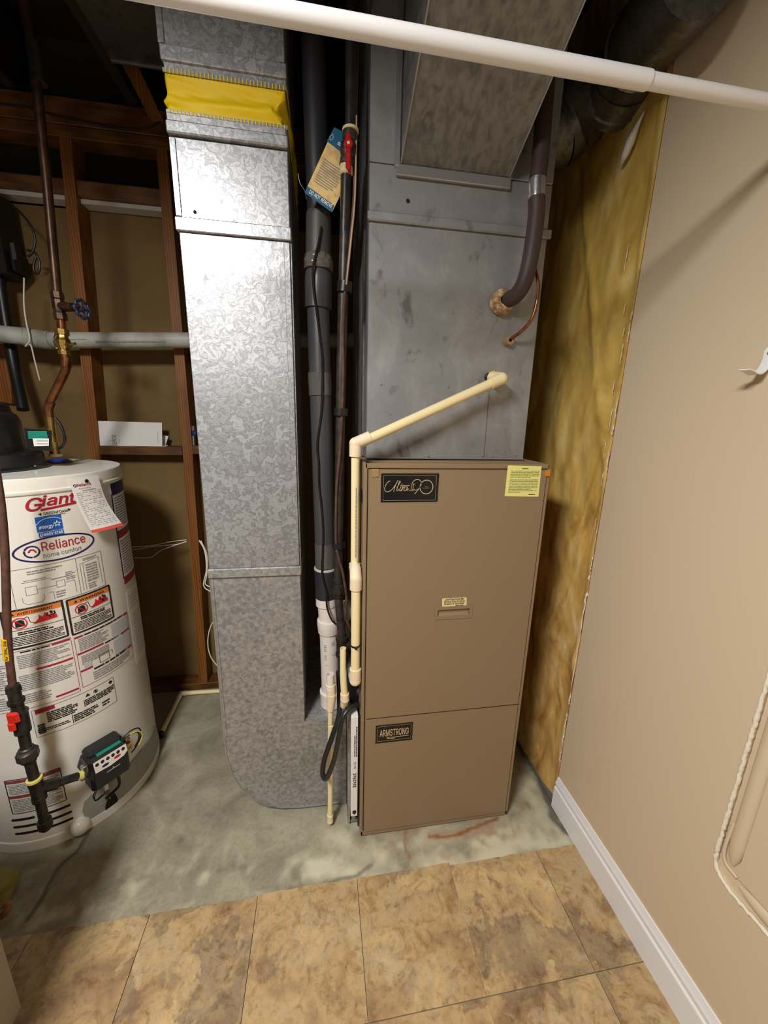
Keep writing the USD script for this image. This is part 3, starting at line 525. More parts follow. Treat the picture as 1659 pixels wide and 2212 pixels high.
part('sleeve', tube([a4, a5], .0375, 28), 'pvc_dark', t, label='black rubber sleeve'); part('sleeve_rim', lathe([(.033, .001), (.038, .001), (.039, -.003), (.038, -.006)], a4, (0, 0, 1), 32), 'ink_pale', t)
part('coupling', [lathe([(.034, 0), (.0365, 0), (.0365, .03), (.034, .032)], a5-[0, 0, .03], (0, 0, 1), 32), lathe([(.033, 0), (.0375, .001), (.0395, .022), (.0405, .03), (.0405, .046), (.039, .050), (.034, .051)], a6-[0, 0, .025], (0, 0, 1), 32)], 'pvc_white', t)
part('lower_pipe', tube([a5, a6, a7], .0328, 28), 'pvc_white', t, label='white plastic lower pipe')
dz = a7-a6; dz = dz/np.linalg.norm(dz)
part('coupling', lathe([(.033, 0), (.0375, .001), (.0385, .03), (.0385, .045), (.0400, .05), (.0400, .060), (.0375, .063), (.033, .064)], a7, -dz, 32), 'pvc_white', t)
ms = []
for k, (u0, z0_, w_, h_, n_) in enumerate(((-.020, -.03, .010, .028, 4), (.008, -.02, .014, .016, 5), (-.020, -.07, .010, .022, 5), (.010, -.065, .012, .012, 2), (-.018, -.11, .012, .004, 1), (-.015, -.15, .010, .006, 1))):
    for g in getattr(words(0, 0, w_, h_, n_, 20+k, .4), 'geoms', []):
        m = extr(g, .0003); v = m.vertices; th = (v[:, 0]+u0)/.033; c = a6+dz*.03
        zz = c[2]+z0_-h_+v[:, 1]; f_ = (a6[2]-zz)/(a6[2]-a7[2]); ctr = a6[None]+(a7-a6)[None]*f_[:, None]; rr = .0329+v[:, 2]
        m.vertices = np.c_[ctr[:, 0]+rr*np.sin(th), ctr[:, 1]-rr*np.cos(th), zz]; ms.append(m)
part('lettering', ms, 'ink_grey', t, smooth=False)
wy = VY-.041
t = thing('pressure_hose', 'thin black wire taped along the dark grey vent pipe', 'wire', V3(700, 1000, wy))
part('wire', tube([V3(*p, y=y) for *p, y in ((694, 490, wy+.004), (689, 520, wy), (683, 545, wy-.004), (676, 580, wy-.006), (677, 620, wy-.003), (683, 668, wy), (690, 720, wy+.006), (696, 775, wy+.006), (696, 850, wy+.004), (693, 900, wy+.006), (685, 960, wy+.006), (688, 1000, wy+.006), (689, 1050, wy+.006), (695, 1100, wy+.006), (698, 1150, wy+.006), (697, 1190, wy+.004), (696, 1240, wy), (705, 1280, wy-.005), (706, 1310, wy-.01), (716, 1338, wy-.02), (728, 1350, wy-.02))], .0032, 8, curve=5), 'wire_black', t)

# ---------------------------------------------------------------- black iron gas line with red valve
GY = .115
def G3(px, py, y=GY): return at(px, py, y=y)
t = thing('furnace_gas_pipe', 'black iron gas pipe with red handled valve left of the furnace', 'pipe', G3(737, 1480))
g = [G3(*p) for p in ((758, 60), (757, 285), (751, 330), (748, 362), (737, 800), (731, 1170), (731, 1262), (735, 1280), (737, 1310), (738, 1375), (739, 1430), (740, 1478))]
part('upper_pipe', tube([g[0]+(g[0]-g[1])*.3, g[0], g[1]], .0135, 20), 'iron', t)
ax = g[3]-g[1]; ax = ax/np.linalg.norm(ax); Lv = np.linalg.norm(g[3]-g[1])
part('valve_body', lathe([(.0135, 0), (.019, .002), (.019, .016), (.016, .02), (.0205, .03), (.0205, Lv-.03), (.016, Lv-.02), (.0185, Lv-.016), (.0185, Lv-.004), (.0135, Lv)], g[1], ax, 24), 'iron_old', t)
part('thread_compound', [lathe([(.0136, 0), (.0205, .002), (.0205, .008), (.0136, .012)], g[1]-[0, 0, .003], (0, 0, 1), 20), lathe([(.0136, 0), (.0175, .004), (.0165, .022), (.0136, .026)], g[3]-[0, 0, .018], (0, 0, 1), 9)], 'pipe_dope', t, label='dried cream pipe compound')
hv = g[2]+[.0, -.024, .004]
hd = part('valve_handle', [bx(hv+[-.0065, -.004, -.052], hv+[.0065, .004, .022], .003), lathe([(0, .006), (.010, .006), (.011, 0), (.009, -.010)], hv+[0, 0, 0], (0, -1, 0), 16), tube([hv+[0, .0, -.02], hv+[.004, .012, -.055]], [.006, .004], 10)], 'valve_red', t, label='red lever handle')
part('screw', lathe([(0, .0025), (.0035, .002), (.004, 0)], hv+[0, -.0055, 0], (0, -1, 0), 10), 'pipe_dope', hd)
part('pipe', tube([g[3], g[4]*.3+g[3]*.7], .0135, 20), 'iron', t); part('pipe', tube([g[4]*.3+g[3]*.7, g[4], g[5], g[6]], .0136, 20), 'iron_old', t)
u0 = g[6]
un = trimesh.convex.convex_hull(np.vstack([np.c_[.024*np.cos(np.arange(8)*PI/4+.2), .024*np.sin(np.arange(8)*PI/4+.2), np.full(8, z)]+u0-[0, 0, .02] for z in (-.008, .010)]))
part('union', [un, lathe([(.0136, 0), (.021, .002), (.021, .012), (.017, .015), (.017, .028), (.0136, .03)], u0-[0, 0, .012], (0, 0, 1), 20), lathe([(.0136, -.012), (.0185, -.010), (.0185, .004), (.0136, .006)], u0-[0, 0, .032], (0, 0, 1), 20)], 'iron', t, smooth=20)
part('nipple', tube([u0-[0, 0, .04], g[9]], .0135, 20), 'iron_old', t)
tz = g[9]
part('tee', [lathe([(.0136, .002), (.0200, 0), (.0200, -.012), (.0178, -.014), (.0178, -.056), (.0200, -.058), (.0200, -.070), (.0136, -.072)], tz, (0, 0, 1), 24), lathe([(.0178, .004), (.0178, .022), (.0205, .024), (.0205, .036), (.013, .037)], tz-[0, 0, .035], (1, .35, 0), 24), tube([tz-[0, 0, .035], tz+[.085, .03, -.035]], .0125, 16)], 'iron', t)
part('drip_leg', [tube([tz-[0, 0, .07], g[11]], .0135, 20)], 'iron', t)
part('end_cap', lathe([(.0136, .022), (.019, .024), (.0195, .010), (.0185, -.010), (.012, -.020), (0, -.021)], g[11], (0, 0, 1), 24), 'iron_old', t, label='rusty brown cap')
# inspection tag wired to the valve
C_ = [at(*p, y=GY+.02) for p in ((722, 275), (740, 283), (741, 340), (738, 416), (717, 459), (658, 416), (703, 305))]
t = thing('gas_tag', 'blue and tan gas inspection tag reading DO NOT REMOVE behind the red valve', 'tag', C_[0])
tg = lambda *ps: Polygon([(at(*p, y=GY+.02)[0], at(*p, y=GY+.02)[2]) for p in ps])
part('card', front(extr(tg((722, 275), (745, 287), (751, 300), (746, 335), (738, 416), (717, 459), (658, 416)), .0008), y=GY+.0205), 'tag_tan', t, smooth=False)
part('blue_band', [front(extr(tg((664, 402), (722, 444), (717, 459), (658, 416)), .0003), y=GY+.0196), front(extr(tg((722, 275), (745, 287), (751, 300), (744, 335), (706, 305)), .0003), y=GY+.0196)], 'tag_blue', t, smooth=False)
fa, fb_ = at(667, 417, y=GY+.0188), at(716, 450, y=GY+.0188); rv = (fb_-fa)/np.linalg.norm(fb_-fa); uv = np.array([-rv[2], 0, rv[0]])
part('lettering', [place(text('DO NOT REMOVE', .0085, True, fit=np.linalg.norm(fb_-fa)), fa, rv, uv)]+[place(extr(ring(affinity.scale(Polygon([(0, .010), (.0035, .004), (.0042, 0), (.003, -.004), (0, -.0055), (-.003, -.004), (-.0042, 0), (-.0035, .004)]), 1, 1), .0008), .0003), at(716, 298, y=GY+.0188), rv, uv), place(extr(words(0, 0, .02, .008, 2, 4), .0003), at(728, 312, y=GY+.0188), rv, uv)], 'paper_white', t, smooth=False)
part('print', [place(extr(words(0, 0, .055, .062, 11, 6, .38), .0002), at(676, 396, y=GY+.0188)+uv*.004, rv, uv)], 'ink_grey', t, smooth=False)
part('tie_wire', tube([at(644, 375, y=GY+.03), at(648, 395, y=GY+.03), at(658, 412, y=GY+.025), at(662, 430, y=GY+.02)], .0008, 6, curve=4), 'steel', t)
# copper gas tubing taped along the iron pipe
t = thing('copper_line', 'thin brown copper tube taped to the black iron gas pipe', 'tube', G3(740, 1200))
q_ = GY-.015
part('tube', tube([G3(*p, y=y) for *p, y in ((774, 40, q_+.03), (768, 250, q_+.02), (766, 400, q_+.01), (759, 500, q_), (748, 610, q_-.003), (744, 640, q_-.003), (740, 720, q_), (741, 800, q_), (738, 900, q_), (734, 980, q_), (727, 1060, q_), (726, 1170, q_), (733, 1210, q_), (741, 1240, q_), (748, 1290, q_), (747, 1330, q_), (753, 1350, q_), (760, 1365, q_+.01))], .0042, 10, curve=5), 'coated_tube', t)
part('wire', tube([G3(*p, y=y) for *p, y in ((770, 250, q_+.012), (767, 420, q_+.004), (758, 520, q_-.008), (748, 615, q_-.009))], .0024, 8, curve=5), 'wire_tan', t, label='pale wire')
for pa, pb in (((744, 633), (745, 610)), ((736, 898), (737, 882)), ((731, 1182), (731, 1172))): part('tape_band', tube([G3(*pa, y=GY-.004), G3(*pb, y=GY-.004)], .0200, 20), 'black_plastic', t, label='black electrical tape')

# ---------------------------------------------------------------- condensate drain pipes
CR = .0135
def joint(a, b, r=.0175, l=.03): return tube([a, a+(b-a)/np.linalg.norm(b-a)*l], r, 20)
D0, D1 = at(776, 958, y=.045), at(1083, 818, y=.065)
t = thing('coil_drain_pipe', 'cream plastic drain pipe slanting across the coil cabinet', 'pipe', D0)
dn = at(769, 1000, y=.045); dn[0] = D0[0]-.004
U1 = np.array([-.0195, .045, at(768, 1215, y=.045)[2]]); dtop = np.array([-.0195, .045, D0[2]])
part('slanted_pipe', tube([D0, D1], CR, 20), 'pvc_cream', t)
part('elbow', [joint(dtop, D1, .0172, .045), joint(dtop, U1, .0172, .036), ball(dtop, .0176)], 'pvc_cream_joint', t)
part('elbow', [joint(D1, D0, .0172, .036), ball(D1, .0178), joint(D1, D1+[-.02, .09, .015], .0175, .045)], 'pvc_cream', t)
part('stub', tube([D1, D1+[-.012, .068, .010]], .0135, 16), 'copper_dark', t, label='brown outlet stub')
part('stub_seal', lathe([(.012, .012), (.019, .010), (.022, .003), (.021, 0)], at(1066, 815, y=CY_), (0, -1, 0), 16), 'putty', t)
part('pipe', tube([dtop, U1], CR*.9, 20), 'pvc_cream', t)
E1 = np.array([-.0195, .045, at(769, 1225, y=.045)[2]]); E2 = at(771, 1240, y=.005); E2 = np.array([-.0197, .003, E1[2]-.03])
part('elbow', [joint(E1+[0, 0, .012], E1-[0, 0, .1], .0170, .018), ball(E1, .0176), tube([E1, [E1[0], .018, E1[2]+.004], [E2[0], .004, E2[2]+.012]], .0175, 20), ball([E2[0], .004, E2[2]+.012], .0178), joint(E2+[0, 0, .012], E2-[0, 0, .1], .0178, .034)], 'pvc_cream_joint', t)
E3 = np.array([-.0197, .003, at(769, 1462, y=.003)[2]])
part('pipe', tube([E2, E3], CR, 20), 'pvc_cream', t)
part('elbow', [joint(E3-[0, 0, .012], E3+[0, 0, .1], .0176, .042), ball(E3-[0, 0, .012], .0180), joint(E3-[0, 0, .012], E3+[-.01, .2, -.07], .0172, .05)], 'pvc_cream_joint', t)
tl = at(770, 1399, y=-.012); part('cable_tie', [lathe([(.0142, -.003), (.0150, -.003), (.0150, .003), (.0142, .003)], [E3[0], E3[1], tl[2]], (0, 0, 1), 20), bx([E3[0]-.004, E3[1]-.021, tl[2]-.004], [E3[0]+.004, E3[1]-.0145, tl[2]+.004], .001)], 'wire_black', t, label='black cable tie')
ms = []
wm = words(0, .001, .20, .0045, 1, 44, .8)
for g_ in wm.geoms:
    m = extr(g_, .0003); v = m.vertices; th = (v[:, 1]-.001)/.0123; z_ = U1[2]+.02+v[:, 0]*1.05; m.vertices = np.c_[U1[0]+(.0123+v[:, 2])*np.sin(th), U1[1]-(.0123+v[:, 2])*np.cos(th), z_]; ms.append(m)
part('lettering', ms, 'ink_grey', t, smooth=False)

# standpipe, trap and hose of the furnace's own condensate
SP = [at(741, 1400, y=.03), at(741, 1455, y=.03), at(745, 1510, y=.03)]
t = thing('drain_standpipe', 'open cream plastic standpipe in front of the black drip leg', 'pipe', SP[2])
part('pipe', [tube([SP[0], SP[1], SP[2]], [.0098, .0100, .0118], 20, cap=False), tube([SP[0]+[0, 0, .0002], SP[1]], .0082, 20, cap=False)], 'pvc_cream', t)
part('rim', lathe([(.0082, 0), (.0098, 0), (.0098, -.004)], SP[0], (0, 0, 1), 20), 'pvc_cream', t)
part('elbow', [ball(SP[2], .0148), joint(SP[2], SP[0], .0142, .022), tube([SP[2], SP[2]+[-.004, .01, -.034]], [.0135, .0105], 18)], 'pvc_cream_joint', t)
t = thing('drain_trap', 'white and cream plastic trap whose thin pipe drops to the slab', 'drain trap', at(713, 1772, z=0))
TY = .055
T = [at(713, 1456, y=TY), at(714, 1478, y=TY), at(716, 1500, y=TY), at(714, 1540, y=TY), at(713, 1765, y=TY)]; T[4][2] = .02
part('adapter', [tube([T[0], T[1]], .0128, 20, cap=False), tube([T[0]+[0, 0, .0002], T[1]], .0104, 20, cap=False), lathe([(.0104, 0), (.0128, 0)], T[0], (0, 0, 1), 20), lathe([(.0128, 0), (.0150, -.002), (.0165, -.016), (.015, -.02)], T[1], (0, 0, 1), 20)], 'pvc_white', t, label='white threaded adapter')
part('elbow', [ball(T[2], .0165), tube([T[2], T[1]], .0155, 18), tube([T[2], T[3]+[0, 0, .012]], [.0160, .0122], 18)], 'pvc_cream_joint', t)
part('pipe', tube([T[3]+[0, 0, .015], T[4]], .0088, 16), 'pvc_cream', t)
part('coupling', [lathe([(.0080, 0), (.0105, -.001), (.0105, -.03), (.0080, -.031)], at(715, 1565, y=TY), (0, 0, 1), 18), lathe([(.0080, 0), (.0095, -.001), (.0095, -.022), (.0080, -.023)], at(714, 1595, y=TY), (0, 0, 1), 18)], 'pvc_cream', t)
part('elbow', [ball(T[4]+[0, 0, .002], .0115), tube([T[4]+[0, 0, .002], T[4]+[0, 0, .03]], .0108, 16), tube([T[4]+[0, 0, .0], T[4]+[0.004, .04, -.006]], .0105, 16)], 'pvc_cream_joint', t)
t = thing('drain_hose', 'black rubber hose looping down beside the thin drain pipe', 'hose', at(700, 1685, y=.03))
hp = [(778, 1522, .05), (757, 1528, .03), (740, 1552, .01), (733, 1585, .0), (722, 1640, -.004), (706, 1680, -.002), (697, 1672, .01), (701, 1640, .02), (718, 1590, .03), (732, 1545, .055), (733, 1500, .085), (731, 1450, .10)]
part('hose', tube([at(a, b, y=y) for a, b, y in hp], .0085, 14, curve=7), 'black_rubber', t, smooth=60)
t = thing('drain_tee', 'dark plastic drain fitting behind the cream pipes beside the furnace', 'fitting', at(765, 1510, y=.09))
part('body', [tube([at(760, 1470, y=.10), at(762, 1545, y=.10)], .019, 18), tube([at(760, 1500, y=.10), at(778, 1490, y=.10)], .015, 16), tube([at(762, 1530, y=.1), at(778, 1525, y=.09)], .012, 16)], 'pvc_dark', t)
t = thing('vent_connector', 'pale grey plastic inlet socket low behind the black gas tee', 'fitting', at(749, 1320, y=.2))
cxy = at(749, 1318, y=.20)
part('hub', [lathe([(.0, 0), (.034, 0), (.036, .006), (.036, .022), (.033, .024), (.033, .03)], cxy+[-.014, 0, 0], (1, 0, 0), 28), lathe([(.030, .030), (.030, .05)], cxy+[-.014, 0, 0], (1, 0, 0), 28)], 'pvc_drain', t)

# ---------------------------------------------------------------- refrigerant lines at the coil
t = thing('suction_line', 'brown foam covered refrigerant line entering the coil cabinet', 'pipe', at(1080, 650, y=CY_))
sp = [(1178, 200, .085), (1168, 330, .075), (1160, 400, .065), (1158, 470, .06), (1146, 555, .056), (1134, 605, .058), (1118, 634, .075), (1098, 648, .105), (1084, 652, .14)]
SPp = [at(a, b, y=y) for a, b, y in sp]; SPp = [SPp[0]+(SPp[0]-SPp[1])*1.6]+SPp
part('insulation', tube(SPp, .0215, 24, curve=7), 'brown_foam', t, smooth=60)
part('foil_tape', tube([q for q in spline(SPp, 14) if at(1159, 432, y=.063)[2] < q[2] < at(1163, 388, y=.0665)[2]], .0226, 28), 'foil_tape', t, label='bright aluminium tape band')
part('putty_ring', lathe([(.012, .030), (.026, .030), (.033, .022), (.035, .008), (.033, 0)], at(1081, 655, y=CY_+.0), (-.05, -1, .05), 24), 'putty', t, label='rusty brown putty ring')
t = thing('liquid_line', 'thin copper refrigerant line curving to the coil cabinet', 'tube', at(1097, 735, y=CY_))
lp = [(1152, 560, .083), (1158, 590, .07), (1163, 620, .06), (1159, 655, .055), (1148, 690, .06), (1128, 714, .08), (1100, 734, .12), (1094, 738, .14)]
part('tube', tube([at(a, b, y=y) for a, b, y in lp], .0050, 12, curve=6), 'copper', t, smooth=60)
part('grommet', lathe([(.005, .020), (.013, .020), (.0155, .012), (.016, 0)], at(1096, 737, y=CY_), (0, -1, 0), 24), 'putty_grey', t, label='tan putty plug')

# ---------------------------------------------------------------- water heater
HC, HR = np.array([-1.107, .396]), .284
def hp3(s, z, off=0.):
    th = s/HR; return np.array([HC[0]+(HR+off)*math.sin(th), HC[1]-(HR+off)*math.cos(th), z])
def wrap(m, off=.0006, edge=.014):
    m = m.copy()
    if edge: m = trimesh.Trimesh(*trimesh.remesh.subdivide_to_size(m.vertices, m.faces, edge), process=False)
    v = m.vertices; th = v[:, 0]/HR; r = HR+off+v[:, 2]; m.vertices = np.c_[HC[0]+r*np.sin(th), HC[1]-r*np.cos(th), v[:, 1]]; return m
def wflat(p, off=.0006, d=.0003, edge=.014): return wrap(extr(p, d), off, edge)
def wtext(s, h, x, z, off=.0009, bold=False, fit=None, shear=0):
    m = text(s, h, bold, fit, shear); m.apply_translation((x, z, 0)); return wrap(m, off, None)
def wwords(x0, y0, x1, y1, n, seed, fill=.45, off=.0009): return wflat(words(x0, y0, x1, y1, n, seed, fill), off, .0002)
t = thing('water_heater', 'white cylindrical gas water heater covered in printed labels', 'water heater', (*HC, 0))
part('tank', lathe([(.0, .01), (HR-.004, .01), (HR-.003, .036), (HR, .040), (HR, 1.205)], (*HC, 0), n=96), 'enamel', t)
part('base_ring', lathe([(HR-.02, 0), (HR+.004, 0), (HR+.005, .034), (HR+.003, .038), (HR-.002, .0385)], (*HC, 0), n=96), 'enamel', t)
part('cap', lathe([(HR, 1.200), (HR+.004, 1.200), (HR+.006, 1.204), (HR+.006, 1.209), (HR+.0035, 1.212), (HR+.0035, 1.243), (HR+.001, 1.247), (HR-.006, 1.2475), (HR-.012, 1.2455), (.12, 1.249), (0, 1.249)], (*HC, 0), n=96), 'enamel_edge', t)
# print on the front
g_ = [wtext('G', .036, .168, 1.153, bold=True, fit=.040, shear=.28), wtext('iant', .029, .207, 1.164, bold=True, fit=.083, shear=.28),
      wflat(Polygon([(.206, 1.150), (.207, 1.156), (.296, 1.164), (.300, 1.169), (.300, 1.163), (.292, 1.157)]), .0009), wflat(sbox(.103, .514, .150, .526), .0009)]
part('lettering', g_, 'print_red', t, smooth=False, label='red maker name')
part('lettering', [wtext('GREENFOAM', .008, .210, 1.137, fit=.058), wflat(Polygon([(.199, 1.141), (.206, 1.145), (.206, 1.136)]), .0009), wflat(Polygon([(.277, 1.143), (.270, 1.147), (.270, 1.138)]), .0009), wflat(sbox(.210, 1.133, .262, 1.134), .0009)], 'ink', t, smooth=False)
es = part('energy_label', wflat(unary_union([rrect(.190, 1.088, .250, 1.133, .001), rrect(.192, 1.072, .250, 1.086, .0008)]), .0006), 'print_blue', t, label='blue square label with a white star')
star = Polygon([(.238+.0105*math.sin(k*PI/5)*(1 if k % 2 == 0 else .42), 1.1065+.0105*math.cos(k*PI/5)*(1 if k % 2 == 0 else .42)) for k in range(10)])
part('lettering', [wtext('ENERGY STAR', .0085, .1945, 1.0748, .001, True, .053), wtext('energy', .0105, .194, 1.0975, .001, True, .034, .25), wflat(ring(star, .0016), .001, edge=None), wflat(stroke([(.1905, 1.111), (.203, 1.1225), (.220, 1.1275), (.238, 1.1255), (.2495, 1.118)], .0014, 6), .001)], 'paper_white', es, smooth=False)
ov = affinity.rotate(affinity.scale(Point(0, 0).buffer(1, quad_segs=24), .101, .039), 0); ov = affinity.translate(ov, .229, 1.033)
ol = part('oval_label', wflat(ring(ov, .0045), .0008), 'print_navy', t, smooth=False, label='navy outlined oval logo')
part('lettering', wtext('Reliance', .027, .190, 1.031, .001, False, .112), 'print_red', ol, smooth=False)
sw = [stroke([(.170+.0165*math.cos(a), 1.034+.0165*math.sin(a)) for a in np.linspace(a0, a1, 14)], w) for a0, a1, w in ((.6, 2.6, .004), (2.9, 4.6, .004), (4.9, 6.6, .004))]
part('swirl', [wflat(unary_union(sw), .001)], 'print_navy', ol, smooth=False); part('swirl_heart', wflat(stroke([(.163, 1.034), (.168, 1.040), (.175, 1.038), (.178, 1.032)], .004, 4), .001), 'print_red', ol, smooth=False)
part('lettering', wtext('home comfort', .0125, .192, 1.010, .001, False, .095), 'ink_grey', ol, smooth=False)
# wiring diagram
dg = [ring(sbox(.112, .866, .344, .988), .0012), sbox(.2655, .866, .2665, .988)]
dg += [stroke(p_, .0008) for p_ in ([(.135, .945), (.20, .945)], [(.14, .93), (.14, .905), (.165, .905), (.165, .93), (.14, .93)], [(.165, .918), (.21, .918)], [(.21, .91), (.23, .91), (.23, .93), (.21, .93), (.21, .91)], [(.23, .92), (.255, .92), (.255, .88)], [(.13, .90), (.13, .885), (.14, .877), (.17, .877), (.178, .885), (.178, .90)], [(.19, .90), (.20, .90), (.2, .875)],
                                        [(.275, .875), (.275, .965)], [(.283, .875), (.283, .965)], [(.275, .965), (.332, .972)], [(.332, .972), (.334, .88)], [(.29, .94), (.32, .94)], [(.29, .92), (.32, .92)], [(.29, .90), (.32, .90)])]
part('diagram', wflat(unary_union(dg), .0008), 'ink_grey', t, smooth=False, label='outlined wiring diagram')
part('diagram_notes', [wwords(.15, .965, .23, .979, 2, 50), wwords(.285, .972, .335, .981, 2, 51), wwords(.14, .948, .19, .952, 1, 52), wwords(.2, .936, .235, .942, 1, 53), wwords(.205, .876, .228, .90, 3, 54), wwords(.235, .925, .258, .953, 5, 55), wwords(.29, .90, .325, .96, 7, 56), wwords(.29, .874, .32, .895, 3, 57)], 'ink_grey', t, smooth=False)
def warning(s0, z0, s1, z1, word, seed, col):
    lb = part('warning_label', wflat(ring(rrect(s0, z0, s1, z1, .005), .0052), .0008), 'ink', t, smooth=False, label=col)
    w_, h_ = s1-s0, z1-z0
    part('band', wflat(sbox(s0+.006, z1-.022, s1-.006, z1-.006), .0008), 'print_orange', lb)
    part('lettering', [wtext(word, .0075, s0+w_*.26, z1-.0185, .0012, True, w_*.56), wflat(Polygon([(s0+w_*.15, z1-.018), (s0+w_*.22, z1-.018), (s0+w_*.185, z1-.009)]), .0012), wwords(s0+.03, z0+.043, s1-.03, z0+.055, 2, seed, .6), wwords(s0+.010, z0+.009, s1-.010, z0+.041, 6, seed+1, .42), wflat(sbox(s0+.006, z0+h_*.475, s1-.006, z0+h_*.483), .0009)], 'ink', lb, smooth=False)
    c = (s0+w_*.27, z0+h_*.645); part('fuel_can', [wflat(Polygon([(c[0]-.010, c[1]-.011), (c[0]+.011, c[1]-.010), (c[0]+.010, c[1]+.006), (c[0]+.004, c[1]+.011), (c[0]-.009, c[1]+.008)]), .001), wflat(stroke([(c[0]+.008, c[1]+.011), (c[0]+.02, c[1]+.016), (c[0]+.024, c[1]-.002), (c[0]+.034, c[1]-.006)], .0012, 5), .001),
         wflat(unary_union([Point(s0+w_*.78, z1-.029).buffer(.004), stroke([(s0+w_*.72, z1-.030), (s0+w_*.70, z1-.037), (s0+w_*.76, z1-.041), (s0+w_*.84, z1-.037), (s0+w_*.83, z1-.029)], .0035), sbox(s0+w_*.74, z1-.050, s0+w_*.81, z1-.037)]), .001)], 'ink', lb, smooth=False)
    part('ban_ring', wflat(unary_union([ring(Point(*c).buffer(.0175), .0024), stroke([(c[0]-.012, c[1]+.012), (c[0]+.012, c[1]-.012)], .0024)]), .0013), 'print_brightred', lb, smooth=False)
    x_, y_ = s0+w_*.5, z0+h_*.56; part('flames', wflat(Polygon([(x_-.004, y_), (x_+.01, y_+.014), (x_+.012, y_+.026), (x_+.02, y_+.016), (x_+.026, y_+.030), (x_+.034, y_+.018), (x_+.044, y_+.026), (x_+.043, y_+.016), (x_+.052, y_+.014), (x_+.052, y_+.004)]), .001), 'print_brightred', lb, smooth=False)
warning(.074, .742, .217, .868, 'AVERTISSEMENT', 60, 'black framed warning with orange band in French'); warning(.223, .738, .357, .862, 'WARNING', 64, 'black framed warning with orange band in English')
# instruction table
tb = [ring(sbox(.226, .546, .416, .728), .0008), ring(sbox(-.12, .538, .219, .736), .0008)]
part('table_frame', wflat(unary_union(tb), .0008), 'print_darkred', t, smooth=False)
rd = []
for i, (z_, a, b) in enumerate(((.731, .172, .216), (.664, .128, .216), (.595, -.02, .03), (.551, .158, .216), (.668, .228, .305), (.727, .228, .25), (.605, .228, .262), (.663, .372, .414), (.724, .396, .414), (.592, .392, .414), (.655, -.10, .02), (.72, -.1, .05))): rd.append(sbox(a, z_-.0028, b, z_+.0028))
part('red_bar', [wflat(q, .001) for q in rd], 'print_red', t, smooth=False)
part('print_lines', [wwords(.09, .676, .212, .722, 8, 70), wwords(.085, .60, .212, .655, 9, 71), wwords(.085, .556, .15, .59, 5, 72), wwords(.236, .675, .325, .720, 8, 73), wwords(.236, .625, .32, .658, 6, 74), wwords(.26, .553, .40, .585, 4, 77), wwords(-.10, .60, .06, .70, 14, 78), wwords(-.1, .545, .06, .59, 6, 79), wwords(.165, .728, .168, .733, 1, 80)], 'ink_grey', t, smooth=False)
part('print_blocks', [wflat(unary_union([sbox(.338, .665, .410, .716), sbox(.338, .600, .410, .655), sbox(.24, .605, .262, .63)]), .0008)], 'ink_pale', t, smooth=False)
part('lettering', [wwords(.255, .724, .392, .730, 1, 81, .8), wwords(.31, .662, .368, .668, 1, 82, .8), wwords(.265, .590, .388, .597, 1, 83, .8), wwords(.10, .728, .168, .733, 1, 84, .8), wflat(unary_union([ring(sbox(.285, .604, .318, .632), .001), stroke([(.322, .63), (.33, .628), (.328, .615)], .001)]), .0009)], 'ink', t, smooth=False)
rp = part('rating_plate', wflat(ring(rrect(.094, .428, .318, .528, .003), .0014), .0008), 'ink_grey', t, smooth=False, label='outlined rating plate with bar code')
part('lettering', [wwords(.128, .470, .205, .508, 6, 85, .6), wwords(.225, .476, .315, .500, 4, 86, .6), wwords(.19, .436, .26, .464, 4, 87, .6), wwords(.27, .44, .30, .46, 2, 89, .5), wwords(.10, .443, .18, .455, 2, 88, .5), wflat(unary_union([sbox(.222, .474, .2235, .50), sbox(.186, .434, .1875, .468), Polygon([(.228, .508), (.242, .508), (.235, .519)]), ring(Point(.258, .512).buffer(.0065), .0012), Polygon([(.254, .512), (.258, .517), (.262, .512), (.258, .507)]), Point(.306, .514).buffer(.0055)]), .0009), wflat(unary_union([sbox(.102, .470-.004*k, .120, .4725-.004*k) for k in range(9)]), .0009)], 'ink', rp, smooth=False)
part('lettering', wtext('Giant', .009, .101, .511, .0012, True, .034, .25), 'print_red', rp, smooth=False)
# side panel with navy header
sp_ = part('side_label', wflat(sbox(.428, .845, .62, 1.196), .0007), 'paper_white', t, label='guarantee label with navy and red bands on the right side')
part('navy_band', [wflat(sbox(.428, 1.155, .62, 1.196), .0011), wflat(sbox(.425, .850, .430, 1.16), .0011)], 'print_navy', sp_); part('red_band', [wflat(sbox(.428, 1.000, .62, 1.028), .0011), wflat(sbox(.428, .828, .62, .856), .0011)], 'print_darkred', sp_)
part('lettering', [wwords(.438, 1.04, .60, 1.148, 12, 90, .5), wwords(.438, .865, .60, .992, 13, 91, .5)], 'ink_grey', sp_, smooth=False)
part('lower_side_label', wflat(sbox(.428, .50, .60, .80), .0007), 'paper_white', t); part('side_lines', [wwords(.438, .72, .52, .78, 5, 92, .4), wwords(.45, .52, .56, .70, 14, 93, .4)], 'ink_pale', t, smooth=False)
ll = part('lower_label', wflat(ring(rrect(-.013, .158, .133, .293, .003), .0022), .0008), 'ink', t, smooth=False, label='black outlined caution label with two brown bands')
part('band', [wflat(sbox(-.010, .278, .130, .289), .0009), wflat(sbox(-.010, .219, .130, .230), .0009)], 'print_brown', ll); part('lettering', [wwords(-.006, .234, .126, .274, 7, 94, .5), wwords(-.006, .165, .126, .215, 8, 95, .5)], 'ink_grey', ll, smooth=False)
for z_ in (.133, .104, .076):
    for a, b in ((-.021, .045), (.077, .139)): part('vent_slot', wflat(rrect(a, z_-.0045, b, z_+.0045, .0044), .0002, .0006), 'slot_dark', t)
